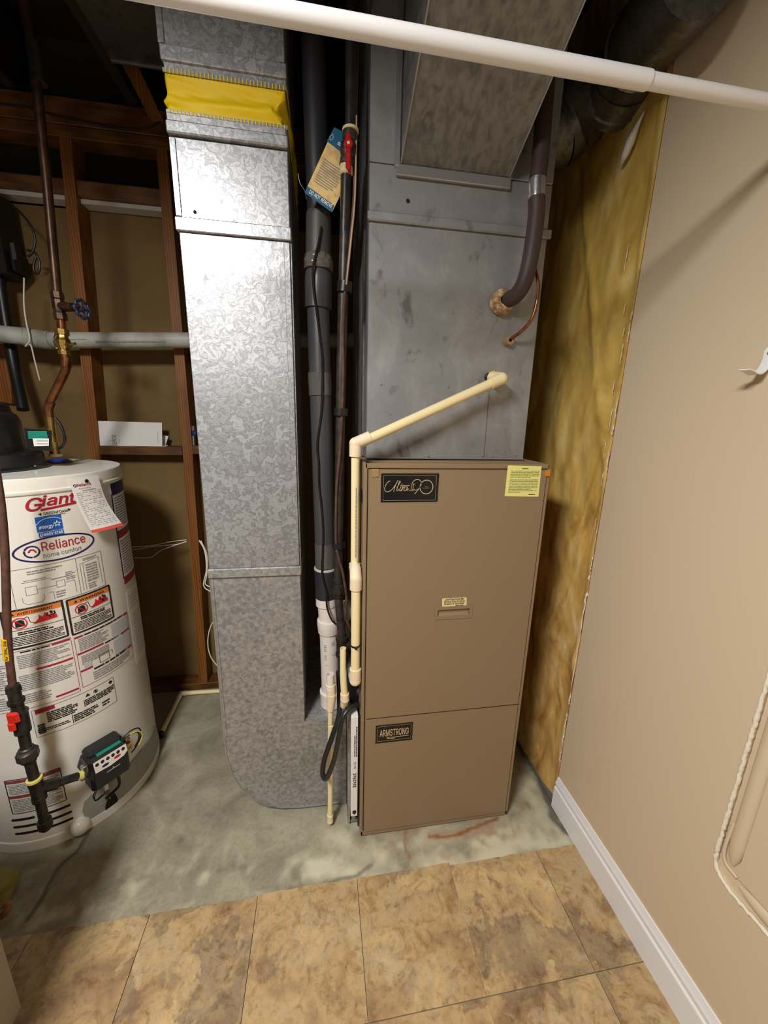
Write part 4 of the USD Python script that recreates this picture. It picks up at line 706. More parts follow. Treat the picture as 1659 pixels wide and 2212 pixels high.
pm = part('drain_plug', lathe([(.030, -.004), (.0295, .008), (.026, .018), (.020, .025), (.010, .030), (0, .031)], hp3(.152, .034), (math.sin(.152/HR), -math.cos(.152/HR), 0.1), 24), 'enamel', t, label='round white plastic plug')
part('access_cover', wflat(Polygon([(.172, .010), (.168, .085), (.176, .115), (.195, .128), (.40, .150), (.50, .150), (.535, .11), (.535, .012), (.285, .010), (.285, .022), (.262, .022), (.225, .010)]).buffer(.003), .0010, .0025), 'cover_grey', t)
part('cover_opening', wflat(Polygon([(.222, .014), (.226, .050), (.238, .078), (.258, .085), (.266, .05), (.262, .022)]), .0037, .0006), 'slot_dark', t)
# black draft hood, nipple and stickers on the cap
BC = at(20, 985, z=1.255); BC = np.array([HC[0]-.055, HC[1]-.03, 1.249])
dh = part('blower', [lathe([(.150, 0), (.152, .006), (.146, .010), (.140, .012), (.140, .046), (.136, .052), (.126, .054), (.100, .056), (.098, .15), (.09, .17), (.05, .18), (0, .18)], BC, n=48), bx(BC+[-.16, -.10, .05], BC+[.052, .10, .175], .012), lathe([(.095, .17), (.09, .20), (.05, .215), (0, .218)], BC+[-.05, .05, 0], n=32)], 'black_plastic', t, label='black plastic vent blower on top')
part('screw', lathe([(0, .004), (.004, .003), (.0045, 0)], BC+[.146, -.02, .010], (0, 0, 1), 10), 'steel', dh)
# hanging card tied to the cap
t2 = thing('service_card', 'curled white service card with red foot taped to the water heater', 'card', hp3(.32, 1.15, .01))
cw = .088; V, Fq = [], []; n_, m_ = 6, 16
def card(u, v, d=0):        # u across 0..1, v down 0..1
    s = .281+cw*u+.030*v**1.6; off = .010+.006*math.sin(2.2*v)+.050*max(v-.35, 0)**1.7*(.4+.9*u)+d; return hp3(s, 1.236-.176*v, off)
def cardpatch(u0, v0, u1, v1, d, th=.0005, n=6, m=12):
    us, vs = np.linspace(u0, u1, n+1), np.linspace(v0, v1, m+1); V = [card(u, v, d) for v in vs for u in us]+[card(u, v, d-th) for v in vs for u in us]; k = (n+1)*(m+1); f = []
    for j in range(m):
        for i in range(n): a = j*(n+1)+i; f += [[a, a+n+1, a+1], [a+1, a+n+1, a+n+2], [k+a, k+a+1, k+a+n+1], [k+a+1, k+a+n+2, k+a+n+1]]
    return trimesh.Trimesh(V, f, process=False)
part('card', cardpatch(0, 0, 1, 1, 0), 'paper_white', t2, smooth=True); part('red_foot', cardpatch(0, .945, 1, 1, .0006), 'tag_red', t2, smooth=True)
ls = []
rg = random.Random(5)
for k in range(19):
    v = .26+.034*k; u = .08
    while u < .92:
        w_ = rg.uniform(.05, .2); ls.append(cardpatch(u, v, min(u+w_, .93), v+.008, .0007, n=1, m=1)); u += w_+.05+(rg.random() < .2)*.3
part('print_lines', ls, 'ink_pale', t2, smooth=False)
def ctext(s, u, v, h, fit, bold=False):
    m = text(s, h, bold, fit); p = m.vertices; m.vertices = np.array([card(u+a/cw, v-b/.176, .0007+c) for a, b, c in p]); return m
part('lettering', [ctext('Reliance', .16, .15, .0085, .042)], 'print_red', t2, smooth=False); part('lettering', [ctext('home comfort', .2, .195, .003, .034), cardpatch(.3, .225, .75, .235, .0007, n=2, m=1)], 'ink_grey', t2, smooth=False)
part('swirl', ctext('O', .06, .152, .008, .0085, True), 'print_navy', t2, smooth=False)
part('pin', lathe([(0, .003), (.005, .002), (.006, 0)], card(.52, .075, .0006), (math.sin(1.15), -math.cos(1.15), 0), 10), 'black_plastic', t2)
# gas valve
vs_, vz = .238, .272; th = vs_/HR; n3 = np.array([math.sin(th), -math.cos(th), 0]); r3 = np.array([math.cos(th), math.sin(th), 0]); up = np.array([0, 0, 1.])
def vb(a, b, c): return hp3(vs_, vz)+a*r3+b*up+c*n3        # across, up, out from the tank
def vbox(lo, hi, b=.004):
    m = bx(lo, hi, b); v = m.vertices; m.vertices = hp3(vs_, vz)+v[:, :1]*r3+v[:, 1:2]*up+v[:, 2:3]*n3; return m
def vflat(p, c, d=.0004): return place(extr(p, d), vb(0, 0, c), r3, up)
t3 = thing('gas_control_valve', 'black gas control box with knob row and wires low on the water heater', 'gas valve', vb(0, 0, .03))
part('housing', [vbox((-.058, -.070, .012), (.058, .058, .085), .010), vbox((-.052, .050, .012), (.052, .070, .066), .008), lathe([(.0, .085), (.040, .083), (.046, .07), (.046, .0)], vb(-.02, .0, .0), n3, 8)], 'black_plastic', t3, smooth=25)
part('green_strip', vbox((-.030, .055, .050), (.042, .0592, .079), .001), 'print_green', t3, label='green strip on the upper edge')
fp = part('face_plate', vflat(Polygon([(-.044, .045), (.050, .045), (.052, .018), (.04, .008), (.0, .002), (-.042, .006)]).buffer(.002), .0848), 'paper_white', t3, label='white plate with a row of pictograms')
part('pictogram', [vflat(affinity.translate(affinity.scale(Point(0, 0).buffer(1, quad_segs=5), .0052, .0062), -.036+.0155*k, .0335), .0853) for k in range(6)], 'ink', fp)
part('blue_mark', vflat(affinity.translate(affinity.scale(Point(0, 0).buffer(1), .0105, .0048), -.014, .0145), .0853), 'print_navy', fp); part('red_mark', vflat(affinity.translate(affinity.scale(Point(0, 0).buffer(1), .0105, .0048), .022, .0185), .0853), 'print_brightred', fp)
part('gauge_mark', [vflat(sbox(-.014, -.018, .026, -.0155), .0852), vflat(Point(.006, -.012).buffer(.0022), .0852)], 'ink_pale', t3)
part('inlet', [tube([vb(-.075, -.006, .045), vb(-.05, -.006, .045)], .016, 8), vbox((-.066, -.012, .030), (-.056, .024, .05), .002)], 'steel', t3)
part('fitting', [tube([vb(.055, -.01, .03), vb(.085, -.008, .03)], .012, 8), lathe([(0, .004), (.012, .002), (.012, 0)], vb(.074, .015, .03), n3, 8), vbox((.058, -.035, .016), (.088, -.005, .028), .002)], 'brass', t3)
wv = lambda pts, r, m_: part('wire', tube([vb(*p) for p in pts], r, 8, curve=6), m_, t3, smooth=60)
wv([(.05, .02, .03), (.085, .042, .035), (.118, .03, .03), (.122, -.005, .03), (.105, -.04, .025), (.085, -.055, .025)], .0022, 'wire_black'); wv([(.05, .015, .03), (.082, .034, .04), (.11, .022, .035), (.113, -.005, .035), (.098, -.036, .03)], .0028, 'wire_black')
wv([(.06, .02, .035), (.09, .036, .042), (.118, .02, .04), (.121, -.008, .038), (.108, -.034, .034)], .0017, 'wire_yellow'); wv([(.03, -.055, .05), (.045, -.075, .055), (.035, -.10, .05), (.02, -.115, .04)], .0017, 'wire_yellow'); wv([(.04, -.05, .05), (.058, -.07, .052), (.05, -.092, .05)], .0017, 'wire_yellow')
wv([(.012, -.06, .05), (.024, -.09, .055), (.024, -.13, .05), (.006, -.155, .035), (-.01, -.175, .02)], .0048, 'wire_black'); wv([(-.022, -.065, .05), (-.045, -.10, .05), (-.048, -.13, .045), (-.03, -.148, .03), (-.01, -.15, .02)], .0016, 'wire_black'); wv([(-.028, -.065, .05), (-.050, -.105, .046), (-.044, -.135, .04), (-.02, -.15, .02)], .0016, 'wire_black')
wv([(-.005, -.06, .045), (-.003, -.10, .04), (.002, -.15, .02), (.004, -.20, .006)], .0026, 'cover_grey'); part('plug', vbox((-.022, -.112, .046), (-.006, -.086, .056), .002), 'steel', t3); wv([(.055, -.03, .03), (.068, -.06, .03), (.07, -.09, .02)], .0030, 'wire_black')

# gas supply of the heater
PY = .035
def Q(px, py, y=PY): return at(px, py, y=y)
t = thing('heater_gas_pipe', 'black iron gas pipe with red valve and drip leg in front of the water heater', 'pipe', Q(95, 1780))
part('flexible_tube', tube([Q(-12, 1000), Q(2, 1090), Q(10, 1180), Q(13, 1260), Q(15, 1340), Q(20, 1420), Q(28, 1485)], .0092, 16, curve=5), 'coated_tube', t, label='brown coated gas tube')
nl = part('pipe_label', tube([Q(13.5, 1378), Q(18, 1424)], .0108, 20), 'yellow_label', t, label='yellow sleeve reading NATURAL GAS')
q0, q1 = Q(13.5, 1378), Q(18, 1424); v_ = (q0-q1)/np.linalg.norm(q0-q1); m = text('NATURAL GAS', .0062, True, fit=np.linalg.norm(q0-q1)*.92); p = m.vertices
vx = np.cross([0, 0, 1.], v_); ps = q1+p[:, :1]*v_+.002*v_; th = (p[:, 1]-.003)/.0109-.25; e1 = np.array([1., 0, 0]); e1 -= v_*(e1@v_); e1 /= np.linalg.norm(e1); e2 = np.cross(e1, v_)*1.0; e2 = e2*np.sign(-e2[1]) 
m.vertices = ps+(.0109+p[:, 2:3])*(np.cos(th)[:, None]*e2-np.sin(th)[:, None]*e1); part('lettering', m, 'ink', nl, smooth=False)
ga = [Q(27, 1480), Q(34, 1510), Q(45, 1555), Q(60, 1630), Q(82, 1710), Q(98, 1782)]
part('connector', [lathe([(.009, -.002), (.015, .0), (.017, .012), (.017, .022), (.013, .024)], ga[0], ga[1]-ga[0], 6), tube([ga[0], ga[1], ga[2]], .0150, 16), lathe([(.014, 0), (.0195, .002), (.0195, .011), (.014, .013)], ga[1], ga[2]-ga[1], 20)], 'iron', t, smooth=25)
part('valve_body', [tube([Q(40, 1535), Q(50, 1580)], .0195, 20), lathe([(.015, 0), (.0215, .002), (.0215, .010), (.015, .012)], Q(40, 1535), ga[2]-ga[1], 8)], 'iron', t)
hz = Q(34, 1552, PY-.02)
part('valve_handle', [bx(hz+[-.020, -.008, -.014], hz+[.012, .004, .022], .006), bx(hz+[-.020, -.010, -.038], hz+[.000, .000, -.008], .006)], 'valve_red_bright', t, label='red plastic handle')
part('pipe', tube([ga[2], ga[3], ga[4]], .0135, 18), 'iron', t)
ud = ga[4]-ga[3]; part('union', [lathe([(.013, -.02), (.0225, -.016), (.0265, -.012), (.0265, .010), (.021, .014), (.019, .022), (.0135, .03)], ga[3], ud, 8), lathe([(.013, -.028), (.018, -.024), (.018, -.012)], ga[3], ud, 18)], 'iron_old', t, smooth=25)
te = Q(80, 1704); part('tee', [lathe([(.0135, -.034), (.0185, -.032), (.0185, -.020), (.0170, -.018), (.0170, .026), (.0185, .028), (.0185, .040), (.0135, .042)], te, ud, 20), tube([te, te+(vb(-.07, -.006, .045)-te)*.42], [.017, .0175], 18)], 'iron', t)
part('branch', tube([te, vb(-.062, -.006, .045)], .0125, 16), 'iron_old', t)
part('thread_tape', [tube([vb(-.062, -.006, .045)+(te-vb(-.062, -.006, .045))*k for k in (.05, .16)], .0138, 16), lathe([(.0138, -.002), (.0195, 0), (.0195, .007), (.0138, .009)], te-ud/np.linalg.norm(ud)*.040, ud, 20)], 'yellow_tape', t, label='yellow thread tape')
part('drip_leg', tube([te, ga[5]], .0128, 18), 'iron', t); part('end_cap', lathe([(.0128, -.02), (.0185, -.018), (.0185, .006), (.012, .016), (0, .017)], ga[5], ud, 20), 'iron_old', t)

# ---------------------------------------------------------------- copper water pipe over the heater
t = thing('cold_water_pipe', 'copper water pipe with brass valves rising from the top of the water heater', 'pipe', at(122, 985, y=.45))
WY = .47
w = lambda px, py, y=WY: at(px, py, y=y)
part('upper_pipe', tube([w(30, -120), w(72, 120), w(100, 380), w(124, 638)], .0128, 16), 'copper_dark', t); part('riser_coupling', tube([w(72, 90), w(86, 180)], .019, 16), 'iron', t, label='dark coupling high up')
part('gate_valve', [lathe([(.013, 0), (.019, .002), (.019, .02), (.016, .022), (.018, .032), (.018, .058), (.016, .062), (.0185, .064), (.0185, .082), (.013, .084)], w(132, 692), w(124, 640)-w(132, 692), 8), tube([w(128, 662), w(158, 664, WY-.02)], [.015, .013], 12), tube([w(156, 664, WY-.02), w(176, 668, WY-.03)], .006, 10)], 'copper_dark', t, smooth=25)
hw = w(178, 668, WY-.03); hx = np.array([.95, -.30, 0.]); a_ = np.array([.3, .95, 0.]); wl_ = [tube([hw+.026*(1+.10*math.cos(8*k))*(math.cos(k)*a_+math.sin(k)*up) for k in np.linspace(0, 2*PI, 49)], .0045, 8, cap=False), lathe([(0, .006), (.008, .004), (.009, -.004)], hw, hx, 12)]
for k in range(5): wl_.append(tube([hw, hw+.026*(math.cos(k*2*PI/5)*a_+math.sin(k*2*PI/5)*up)], .003, 6))
part('hand_wheel', wl_, 'valve_blue', t, smooth=50, label='dark blue hand wheel')
part('mid_pipe', tube([w(132, 690), w(135, 722)], .0128, 16), 'copper', t)
part('check_valve', [lathe([(.013, 0), (.018, .002), (.018, .014), (.0145, .016), (.0155, .020), (.0215, .030), (.0215, .046), (.017, .054), (.016, .062), (.0205, .064), (.0205, .080), (.013, .083)], w(140, 768), w(134, 716)-w(140, 768), 8), tube([w(137, 742), w(150, 746, WY-.012)], .009, 10), tube([w(150, 745, WY-.014), w(163, 742, WY-.02)], .004, 8)], 'brass', t, smooth=25, label='bright brass check valve')
part('strap', tube([w(122, 752, WY-.01), w(116, 735, WY+.02), w(122, 716, WY+.0)], .0025, 8, curve=5), 'steel', t)
part('offset_pipe', tube([w(140, 766), w(143, 790), w(138, 808), w(112, 862), w(106, 880), w(106, 905)], .0128, 16, curve=5), 'copper', t)
part('elbow', tube([w(142, 772), w(143, 792)], .0148, 16), 'copper', t); part('elbow', [tube([w(110, 868), w(105, 884), w(106, 900)], .0148, 16, curve=4)], 'copper', t)
part('nipple', [tube([w(106, 900), w(114, 960)], .0140, 16), tube([w(114, 955), w(121, 985)], .0155, 16)], 'brass', t)
part('dielectric_ring', tube([w(120, 980), w(121, 986)], .0185, 20), 'pipe_dope', t)
ec = at(125, 992, z=1.258)
part('escutcheon', lathe([(0, .010), (.022, .010), (.040, .004), (.042, 0)], (ec[0], ec[1], 1.2495), (0, 0, 1), 32), 'escutcheon_blue', t, label='blue disc at its foot')
t = thing('cap_plate', 'small black oval plate lying on the water heater top', 'plate', (ec[0]+.012, ec[1]-.028, 1.2485))
part('plate', lathe([(0, .0045), (.036, .004), (.044, .001), (.044, 0)], (ec[0]+.012, ec[1]-.022, 1.2480), (0, 0, 1), 32), 'black_plastic', t)
t = thing('sensor_cable', 'black cable arching beside the copper nipple', 'cable', w(140, 940)); part('cable', tube([w(118, 902, WY), w(132, 920, WY), w(140, 945, WY), w(136, 962, WY), w(122, 972, WY)], .0042, 10, curve=5), 'wire_black', t)
t = thing('vent_sticker', 'green and white sticker on the black blower housing', 'sticker', at(90, 950, y=.40)); sy = BC[1]-.103
def stk(cs, y): p = [at(*c, y=y) for c in cs]; return front(extr(Polygon([(a[0], a[2]) for a in p]), .0012), y=y)
part('backing', stk([(52, 925), (112, 930), (112, 975), (60, 970)], .36), 'black_plastic', t); part('green_card', stk([(60, 931), (101, 931), (104, 946), (62, 948)], .358), 'print_green', t); part('white_card', stk([(71, 947), (106, 947), (106, 963), (74, 964)], .357), 'paper_white', t)
part('print', [stk([(80, 950), (103, 950), (103, 953), (80, 953)], .3555), stk([(80, 957), (104, 957), (104, 959), (80, 959)], .3555)], 'ink_pale', t, smooth=False)

# ---------------------------------------------------------------- stud wall behind the heater
SY0, SY1 = .862, .948
def quadbox(pts, y0, y1):      # front outline by corners (x, z), given depth
    return front(extr(Polygon(pts), y1-y0), y=y1)
def xz(px, py, y=SY0): p = at(px, py, y=y); return (p[0], p[2])
t = thing('stud_wall', 'bare wooden stud framing behind the water heater', 'stud wall', (-1.0, .9, 0))
part('stud', quadbox([(-1.195, .02), (-1.155, .02), (-1.025, 2.43), (-1.066, 2.43)], SY0, SY1), 'stud_wood', t, smooth=False)
part('stud', quadbox([(-.772, .04), (-.733, .04), (-.700, 1.30), (-.690, 2.43), (-.730, 2.43), (-.742, 1.30)], SY0, SY1), 'stud_wood', t, smooth=False)
part('stud', quadbox([(-1.60, .04), (-1.56, .04), (-1.48, 2.43), (-1.52, 2.43)], SY0, SY1), 'stud_wood', t, smooth=False)
part('stud', quadbox([(-.36, .04), (-.322, .04), (-.322, 2.43), (-.36, 2.43)], SY0, SY1), 'stud_wood', t, smooth=False)
part('stud', quadbox([(.05, .04), (.088, .04), (.088, 2.43), (.05, 2.43)], SY0, SY1), 'stud_wood', t, smooth=False)
part('bottom_plate', bx((-2.2, SY0, 0), (.80, SY1, .038), .002), 'plate_wood', t)
part('top_plate', bx((-2.2, SY0, 2.4305), (.80, SY1, 2.468), .002), 'plate_wood', t); part('top_plate', bx((-2.2, SY0-.004, 2.469), (.80, SY1, 2.552), .002), 'plate_wood', t)
part('blocking', bx((-1.126, SY0+.002, 1.246), (-.745, SY1, 1.2845), .002), 'plate_wood', t); part('blocking', bx((-.703, SY0+.002, 1.252), (-.361, SY1, 1.290), .002), 'plate_wood', t)
part('blocking', bx((-1.035, SY0+.01, 2.246), (-.732, SY1, 2.300), .002), 'plate_wood', t); part('blocking', bx((-1.495, SY0+.01, 2.252), (-1.078, SY1, 2.300), .002), 'plate_wood', t)
part('drywall_edge', [bx((-1.042, SY0+.03, 2.230), (-.733, SY1, 2.2452)), bx((-1.50, SY0+.03, 2.236), (-1.081, SY1, 2.2515))], 'drywall_edge', t, smooth=False, label='pale drywall edge under the blocking')
for i, (x_, sec) in enumerate(((-1.20, 0), (-.795, 0), (-.39, 0), (.02, 0), (.43, 0), (.84, 0), (-1.61, 0))):
    t = thing('floor_joist', ['dark wooden ceiling joist above the copper water pipe', 'dark wooden ceiling joist left of the return duct', 'dark ceiling joist just right of the return duct', 'dark ceiling joist beside the supply plenum', 'dark ceiling joist behind the supply trunk', 'dark ceiling joist over the round duct', 'dark ceiling joist at the far left corner'][i], 'joist', (x_, .2, 2.56))
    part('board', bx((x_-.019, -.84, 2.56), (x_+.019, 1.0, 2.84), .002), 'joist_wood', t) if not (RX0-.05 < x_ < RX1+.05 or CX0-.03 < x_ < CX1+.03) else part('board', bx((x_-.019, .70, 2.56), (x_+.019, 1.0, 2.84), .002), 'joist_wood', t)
t = thing('joist_panning', 'dark grey sheet nailed under the joists left of the return duct', 'panning', (-.62, .4, 2.56)); pe_ = at(300, 138, z=2.555)[1]; part('sheet', [bx((-.776, -.2, 2.554), (RX0-.012, pe_, 2.557)), bx((-.776, pe_, 2.548), (RX0-.012, pe_+.004, 2.70))], 'galvanized_round', t); part('edge', bx((-.776, pe_-.003, 2.5505), (RX0-.012, pe_-.0005, 2.5535)), 'seam_metal', t)
t = thing('diagonal_brace', 'rough wooden brace nailed across the joist bay left of the yellow fabric', 'brace', (-.70, .7, 2.6)); part('board', quadbox([xz(258, 128, .70), xz(292, 128, .70), xz(345, 245, .70), xz(318, 245, .70)], .70, .738), 'stud_wood', t, smooth=False)
t = thing('ceiling_wire', 'thin dark wire stapled along the top plate of the stud wall', 'wire', at(150, 258, y=.85)); part('wire', tube([at(a, b, y=.853) for a, b in ((-30, 222), (60, 232), (120, 250), (200, 266), (270, 278), (310, 279), (338, 268), (362, 250))], .0028, 8, curve=6), 'wire_black', t)

# grey drain pipe across the studs
DY = .805; z_ = 1.722
t = thing('drain_pipe', 'grey plastic drain pipe running across the studs behind the copper pipe', 'pipe', (-1.0, DY, z_))
pa, pb = at(95, 735, y=DY), at(408, 735, y=DY); pe = at(-60, 716, y=.78)
part('pipe', tube([pa, pb, pb+(pb-pa)*1.9], .0305, 28), 'pvc_drain', t); part('pipe', tube([pe, at(58, 727, y=.80)], .0320, 28), 'pvc_drain', t)
part('coupling', tube([at(52, 727, y=DY), at(100, 735, y=DY), at(112, 735, y=DY)], .0345, 28), 'pvc_drain', t)
part('lettering', [place(extr(words(0, 0, .27, .006, 1, 31, .8), .0003), pa+[.20, -.0310, -.003], (pb-pa)/np.linalg.norm(pb-pa), (0, 0, 1)), place(extr(words(0, 0, .12, .004, 1, 32, .8), .0003), pa+[.06, -.0310, -.001], (pb-pa)/np.linalg.norm(pb-pa), (0, 0, 1))], 'ink_grey', t, smooth=False)
t = thing('white_cord', 'white cord looped round the grey drain pipe', 'cord', at(60, 740, y=.77)); part('cord', tube([at(a, b, y=y) for a, b, y in ((52, 600, .78), (52, 660, .77), (58, 703, .765), (63, 722, .758), (63, 738, .758), (55, 748, .765), (66, 745, .765), (74, 775, .77), (86, 822, .78))], .0026, 8, curve=6), 'wire_white', t)

# shelf clutter
t = thing('paper_packet', 'white folded paper packet standing on the wooden blocking shelf', 'packet', at(276, 962, y=.89))
cs = [at(201, 909, y=.872), at(350, 913, y=.872), at(351, 967, y=.872), at(206, 963, y=.872)]; zt_ = 1.2855
def pk(c, y, d): return front(extr(Polygon([(p[0], max(p[2], zt_)) for p in c]), d), y=y)
part('front_leaf', pk(cs, .8728, .0015), 'paper_white', t, smooth=False)
part('back_leaf', [tube([cs[2]+[-.004, .002, .003], at(362, 962, y=.90)], .0022, 8), pk([at(318, 935, y=.905), at(364, 942, y=.905), at(358, 968, y=.905), at(318, 968, y=.905)], .906, .0012)], 'paper_white', t, smooth=False)
part('lettering', [place(text('iance', .022, False, .047), at(253, 963, y=.8705), (0, 0, 1), (-1, 0, 0)), place(extr(words(0, 0, .02, .003, 1, 3), .0003), at(259, 957, y=.8705), (0, 0, 1), (-1, 0, 0)), place(extr(words(0, 0, .055, .002, 1, 4), .0003), at(343, 957, y=.8705), (0, 0, 1), (-1, 0, 0))], 'ink_grey', t, smooth=False)
t = thing('small_valve', 'little blue and silver valve on the shelf beside the return duct', 'valve', at(418, 940, y=.88)); vz_ = 1.2905
part('body', tube([at(417, 920, y=.88), [at(417, 950, y=.88)[0], .88, vz_+.001]], .008, 10), 'steel', t); part('grip', bx(at(413, 930, y=.87), at(428, 941, y=.886), .003), 'print_navy', t)

# meter box and black conduit at the left
t = thing('meter_box', 'black electric box with dangling cables hung on the studs at upper left', 'electric box', at(10, 520, y=.80))
part('housing', bx(at(-60, 585, y=.80), at(32, 440, y=.92), .008), 'black_plastic', t); part('side_box', bx(at(26, 585, y=.83), at(62, 560, y=.92), .004), 'black_plastic', t); part('glint', bx(at(27, 560, y=.797), at(31, 525, y=.801), .001), 'pvc_grey', t)
part('cable', tube([at(a, b, y=.82) for a, b in ((20, 440), (45, 460), (68, 490), (76, 520), (70, 545), (60, 555))], .004, 8, curve=5), 'wire_black', t); part('cable', tube([at(a, b, y=.82) for a, b in ((58, 540), (78, 548), (86, 575), (80, 592), (72, 578), (78, 555))], .004, 8, curve=5), 'wire_black', t)
t = thing('vent_duct', 'black plastic conduit dropping from the electric box to the blower', 'conduit', at(30, 780, y=.70)); part('conduit', tube([at(-2, 600, y=.86), at(12, 690, y=.86), at(30, 790, y=.84), at(50, 885, y=.78)], .020, 16, curve=4), 'black_plastic', t)
t = thing('back_board', 'dull brown wooden board leaning at the left edge behind the heater', 'board', at(10, 800, y=.93)); part('board', quadbox([xz(-40, 742, .925), xz(20, 742, .925), xz(26, 872, .925), xz(-40, 862, .925)], .925, .945), 'stud_wood', t, smooth=False)
t = thing('wall_wires', 'pale thin wires running from the heater to the stud', 'wires', at(340, 1185, y=.80))
for pts in (((285, 1182), (330, 1178), (370, 1170), (403, 1166)), ((287, 1188), (335, 1180), (380, 1176), (403, 1169)), ((290, 1205), (325, 1204), (350, 1188), (403, 1170))): part('wire', tube([at(a, b, y=.84) for a, b in pts], .0018, 6, curve=5), 'wire_white', t)
t = thing('wall_cable', 'white cable loops hanging beside the return duct', 'cable', at(447, 1300, y=.66))
for pts in (((430, 1167), (442, 1190), (446, 1230), (440, 1265), (458, 1280)), ((434, 1168), (447, 1200), (447, 1240), (444, 1262), (462, 1270)), ((470, 1330), (454, 1356), (449, 1390), (456, 1420), (476, 1446))): part('cable', tube([at(a, b, y=.62) for a, b in pts], .0026, 8, curve=6), 'wire_white', t)
t = thing('floor_drain_pipe', 'thin cream pipe lying along the slab behind the water heater', 'pipe', at(392, 1497, z=.013))
fz = .0125; fp_ = [at(349, 1583, z=fz), at(391, 1498, z=fz), at(482, 1492, z=fz)]; part('pipe', tube(fp_[:2], .0105, 14), 'pvc_cream', t); part('pipe', tube(fp_[1:], .0105, 14), 'pvc_cream', t); part('elbow', [ball(fp_[1], .0125), joint(fp_[1], fp_[2], .0125, .03), joint(fp_[1], fp_[0], .0125, .03)], 'pvc_cream_joint', t); part('end_cap', joint(fp_[0], fp_[1]*-1+2*fp_[0], .0135, .02), 'black_plastic', t)

# ---------------------------------------------------------------- right side: insulation, round duct, rod, hook, recess
t = thing('insulation_batt', 'yellow glass wool insulation behind clear plastic between furnace and beige wall', 'insulation', (.77, .35, 1.2))
ny, nz = 90, 260; ys = np.linspace(.0135, .90, ny); zs_ = np.linspace(.016, 2.75, nz); YY, ZZ = np.meshgrid(ys, zs_, indexing='ij')
nn = meshkit.fbm(np.stack([YY*7, ZZ*4, 0*YY+3], -1), 4, 12); n2 = meshkit.fbm(np.stack([YY*30, ZZ*9, 0*YY], -1), 3, 4)
fold = .007*np.exp(-((YY-.028)/.012)**2)*(.3+meshkit.noise(np.stack([0*YY, ZZ*9, 0*YY], -1), 8))
diag = .006*np.exp(-((((YY-.05)-(ZZ-1.35)*.34))/.018)**2)*(ZZ > 1.2)
XX = .766-.030*(nn-.5)*np.clip((YY-.0135)/.05, .25, 1)-.006*n2-fold-diag-.004*np.sin(PI*np.clip((YY-.0135)/.4, 0, 1))
XX = XX-.012*np.exp(-((ZZ-.62)/.05)**2)*np.exp(-((YY-.03)/.05)**2)
idx = np.arange(ny*nz).reshape(ny, nz); q = np.stack([idx[:-1, :-1], idx[:-1, 1:], idx[1:, 1:], idx[1:, :-1]], -1).reshape(-1, 4)
bat = trimesh.Trimesh(np.stack([XX, YY, ZZ], -1).reshape(-1, 3), np.vstack([q[:, [0, 1, 2]], q[:, [0, 2, 3]]]), process=False)
part('batt', [bat, bx((.792, .0135, .017), (.86, .90, 2.75))], 'glass_wool', t, smooth=60)
part('backing_edge', bx((WX-.001, .0122, .136), (WX+.013, .0136, 2.5)), 'torn_paper', t, smooth=False, label='torn brown paper edge')
fl_ = []
for z0_, l_, w_ in ((.20, .05, .003), (.29, .03, .0035), (.345, .07, .003), (.45, .05, .0036), (.52, .17, .0022), (.74, .12, .003), (.84, .05, .0045), (.93, .02, .004), (.965, .05, .003), (1.03, .10, .0016), (1.17, .05, .0012), (1.29, .07, .002), (1.40, .03, .0028), (1.44, .07, .0022), (1.66, .05, .0018), (1.72, .02, .0014)):
    p_ = np.linspace(z0_, z0_+l_, 9); fl_.append(tube([(.7508-w_*.4*math.sin(PI*i/8)+random.uniform(-.0008, .0004), .0165+random.uniform(-.002, .0025), z) for i, z in enumerate(p_)], [.0004]+[w_*random.uniform(.35, 1) for _ in range(7)]+[.0004], 6))
for z0_, yy, l_ in ((1.24, .032, .06), (1.33, .040, .05), (1.41, .036, .07), (1.52, .045, .04), (1.60, .034, .06), (1.68, .040, .025), (1.74, .05, .03), (1.86, .075, .07), (1.10, .03, .04)):
    p_ = np.linspace(z0_, z0_+l_, 9); fl_.append(tube([(.7535-.002*math.sin(PI*i/8), yy+.0009*math.sin(i*1.1), z) for i, z in enumerate(p_)], [.0003]+[.0014*random.uniform(.4, 1) for _ in range(7)]+[.0003], 6))
part('plastic_curl', fl_, 'caulk', t, smooth=60, label='white curled plastic edge')
t = thing('wall_plate', 'dark rubble covered sill plate at the foot of the insulation', 'sill plate', (.775, .3, .02)); sp2 = bx((.748, .016, 0), (.80, .9, .016), .005); sp2 = sp2.subdivide().subdivide().subdivide(); sp2.vertices[:, 0] += .022*(meshkit.noise(sp2.vertices*[40, 40, 40], 3)-.6)*(sp2.vertices[:, 2] < .0155); part('plate', sp2, 'rubble', t)
t = thing('branch_duct', 'dark round metal duct elbowing up from the plenum to the upper right', 'round duct', (.66, .3, 2.45))
e0 = np.array([CX1+.001, .285, 2.290])
part('take_off', lathe([(.090, 0), (.106, .004), (.106, .012), (.095, .016), (.095, .05)], e0, (1, 0, 0), 36), 'galvanized_round', t)
bq = at(1315, 225, y=.19); ep = spline([e0+[.03, 0, 0], e0+[.075, -.002, .003], e0+[.112, -.018, .028], e0+[.122, -.050, .062], bq], 4)
part('elbow', tube(ep[:6], .0925, 36), 'galvanized_round', t); part('elbow', tube(ep[5:], .0910, 36), 'galvanized_round', t)
b0, b1, b2 = np.array([.655, .19, 2.385]), np.array([.70, .03, 2.52]), np.array([.90, -.62, 2.78])
b1 = at(1385, 100, y=.06); b2 = at(1530, -90, y=-.18); b0 = at(1315, 225, y=.19)
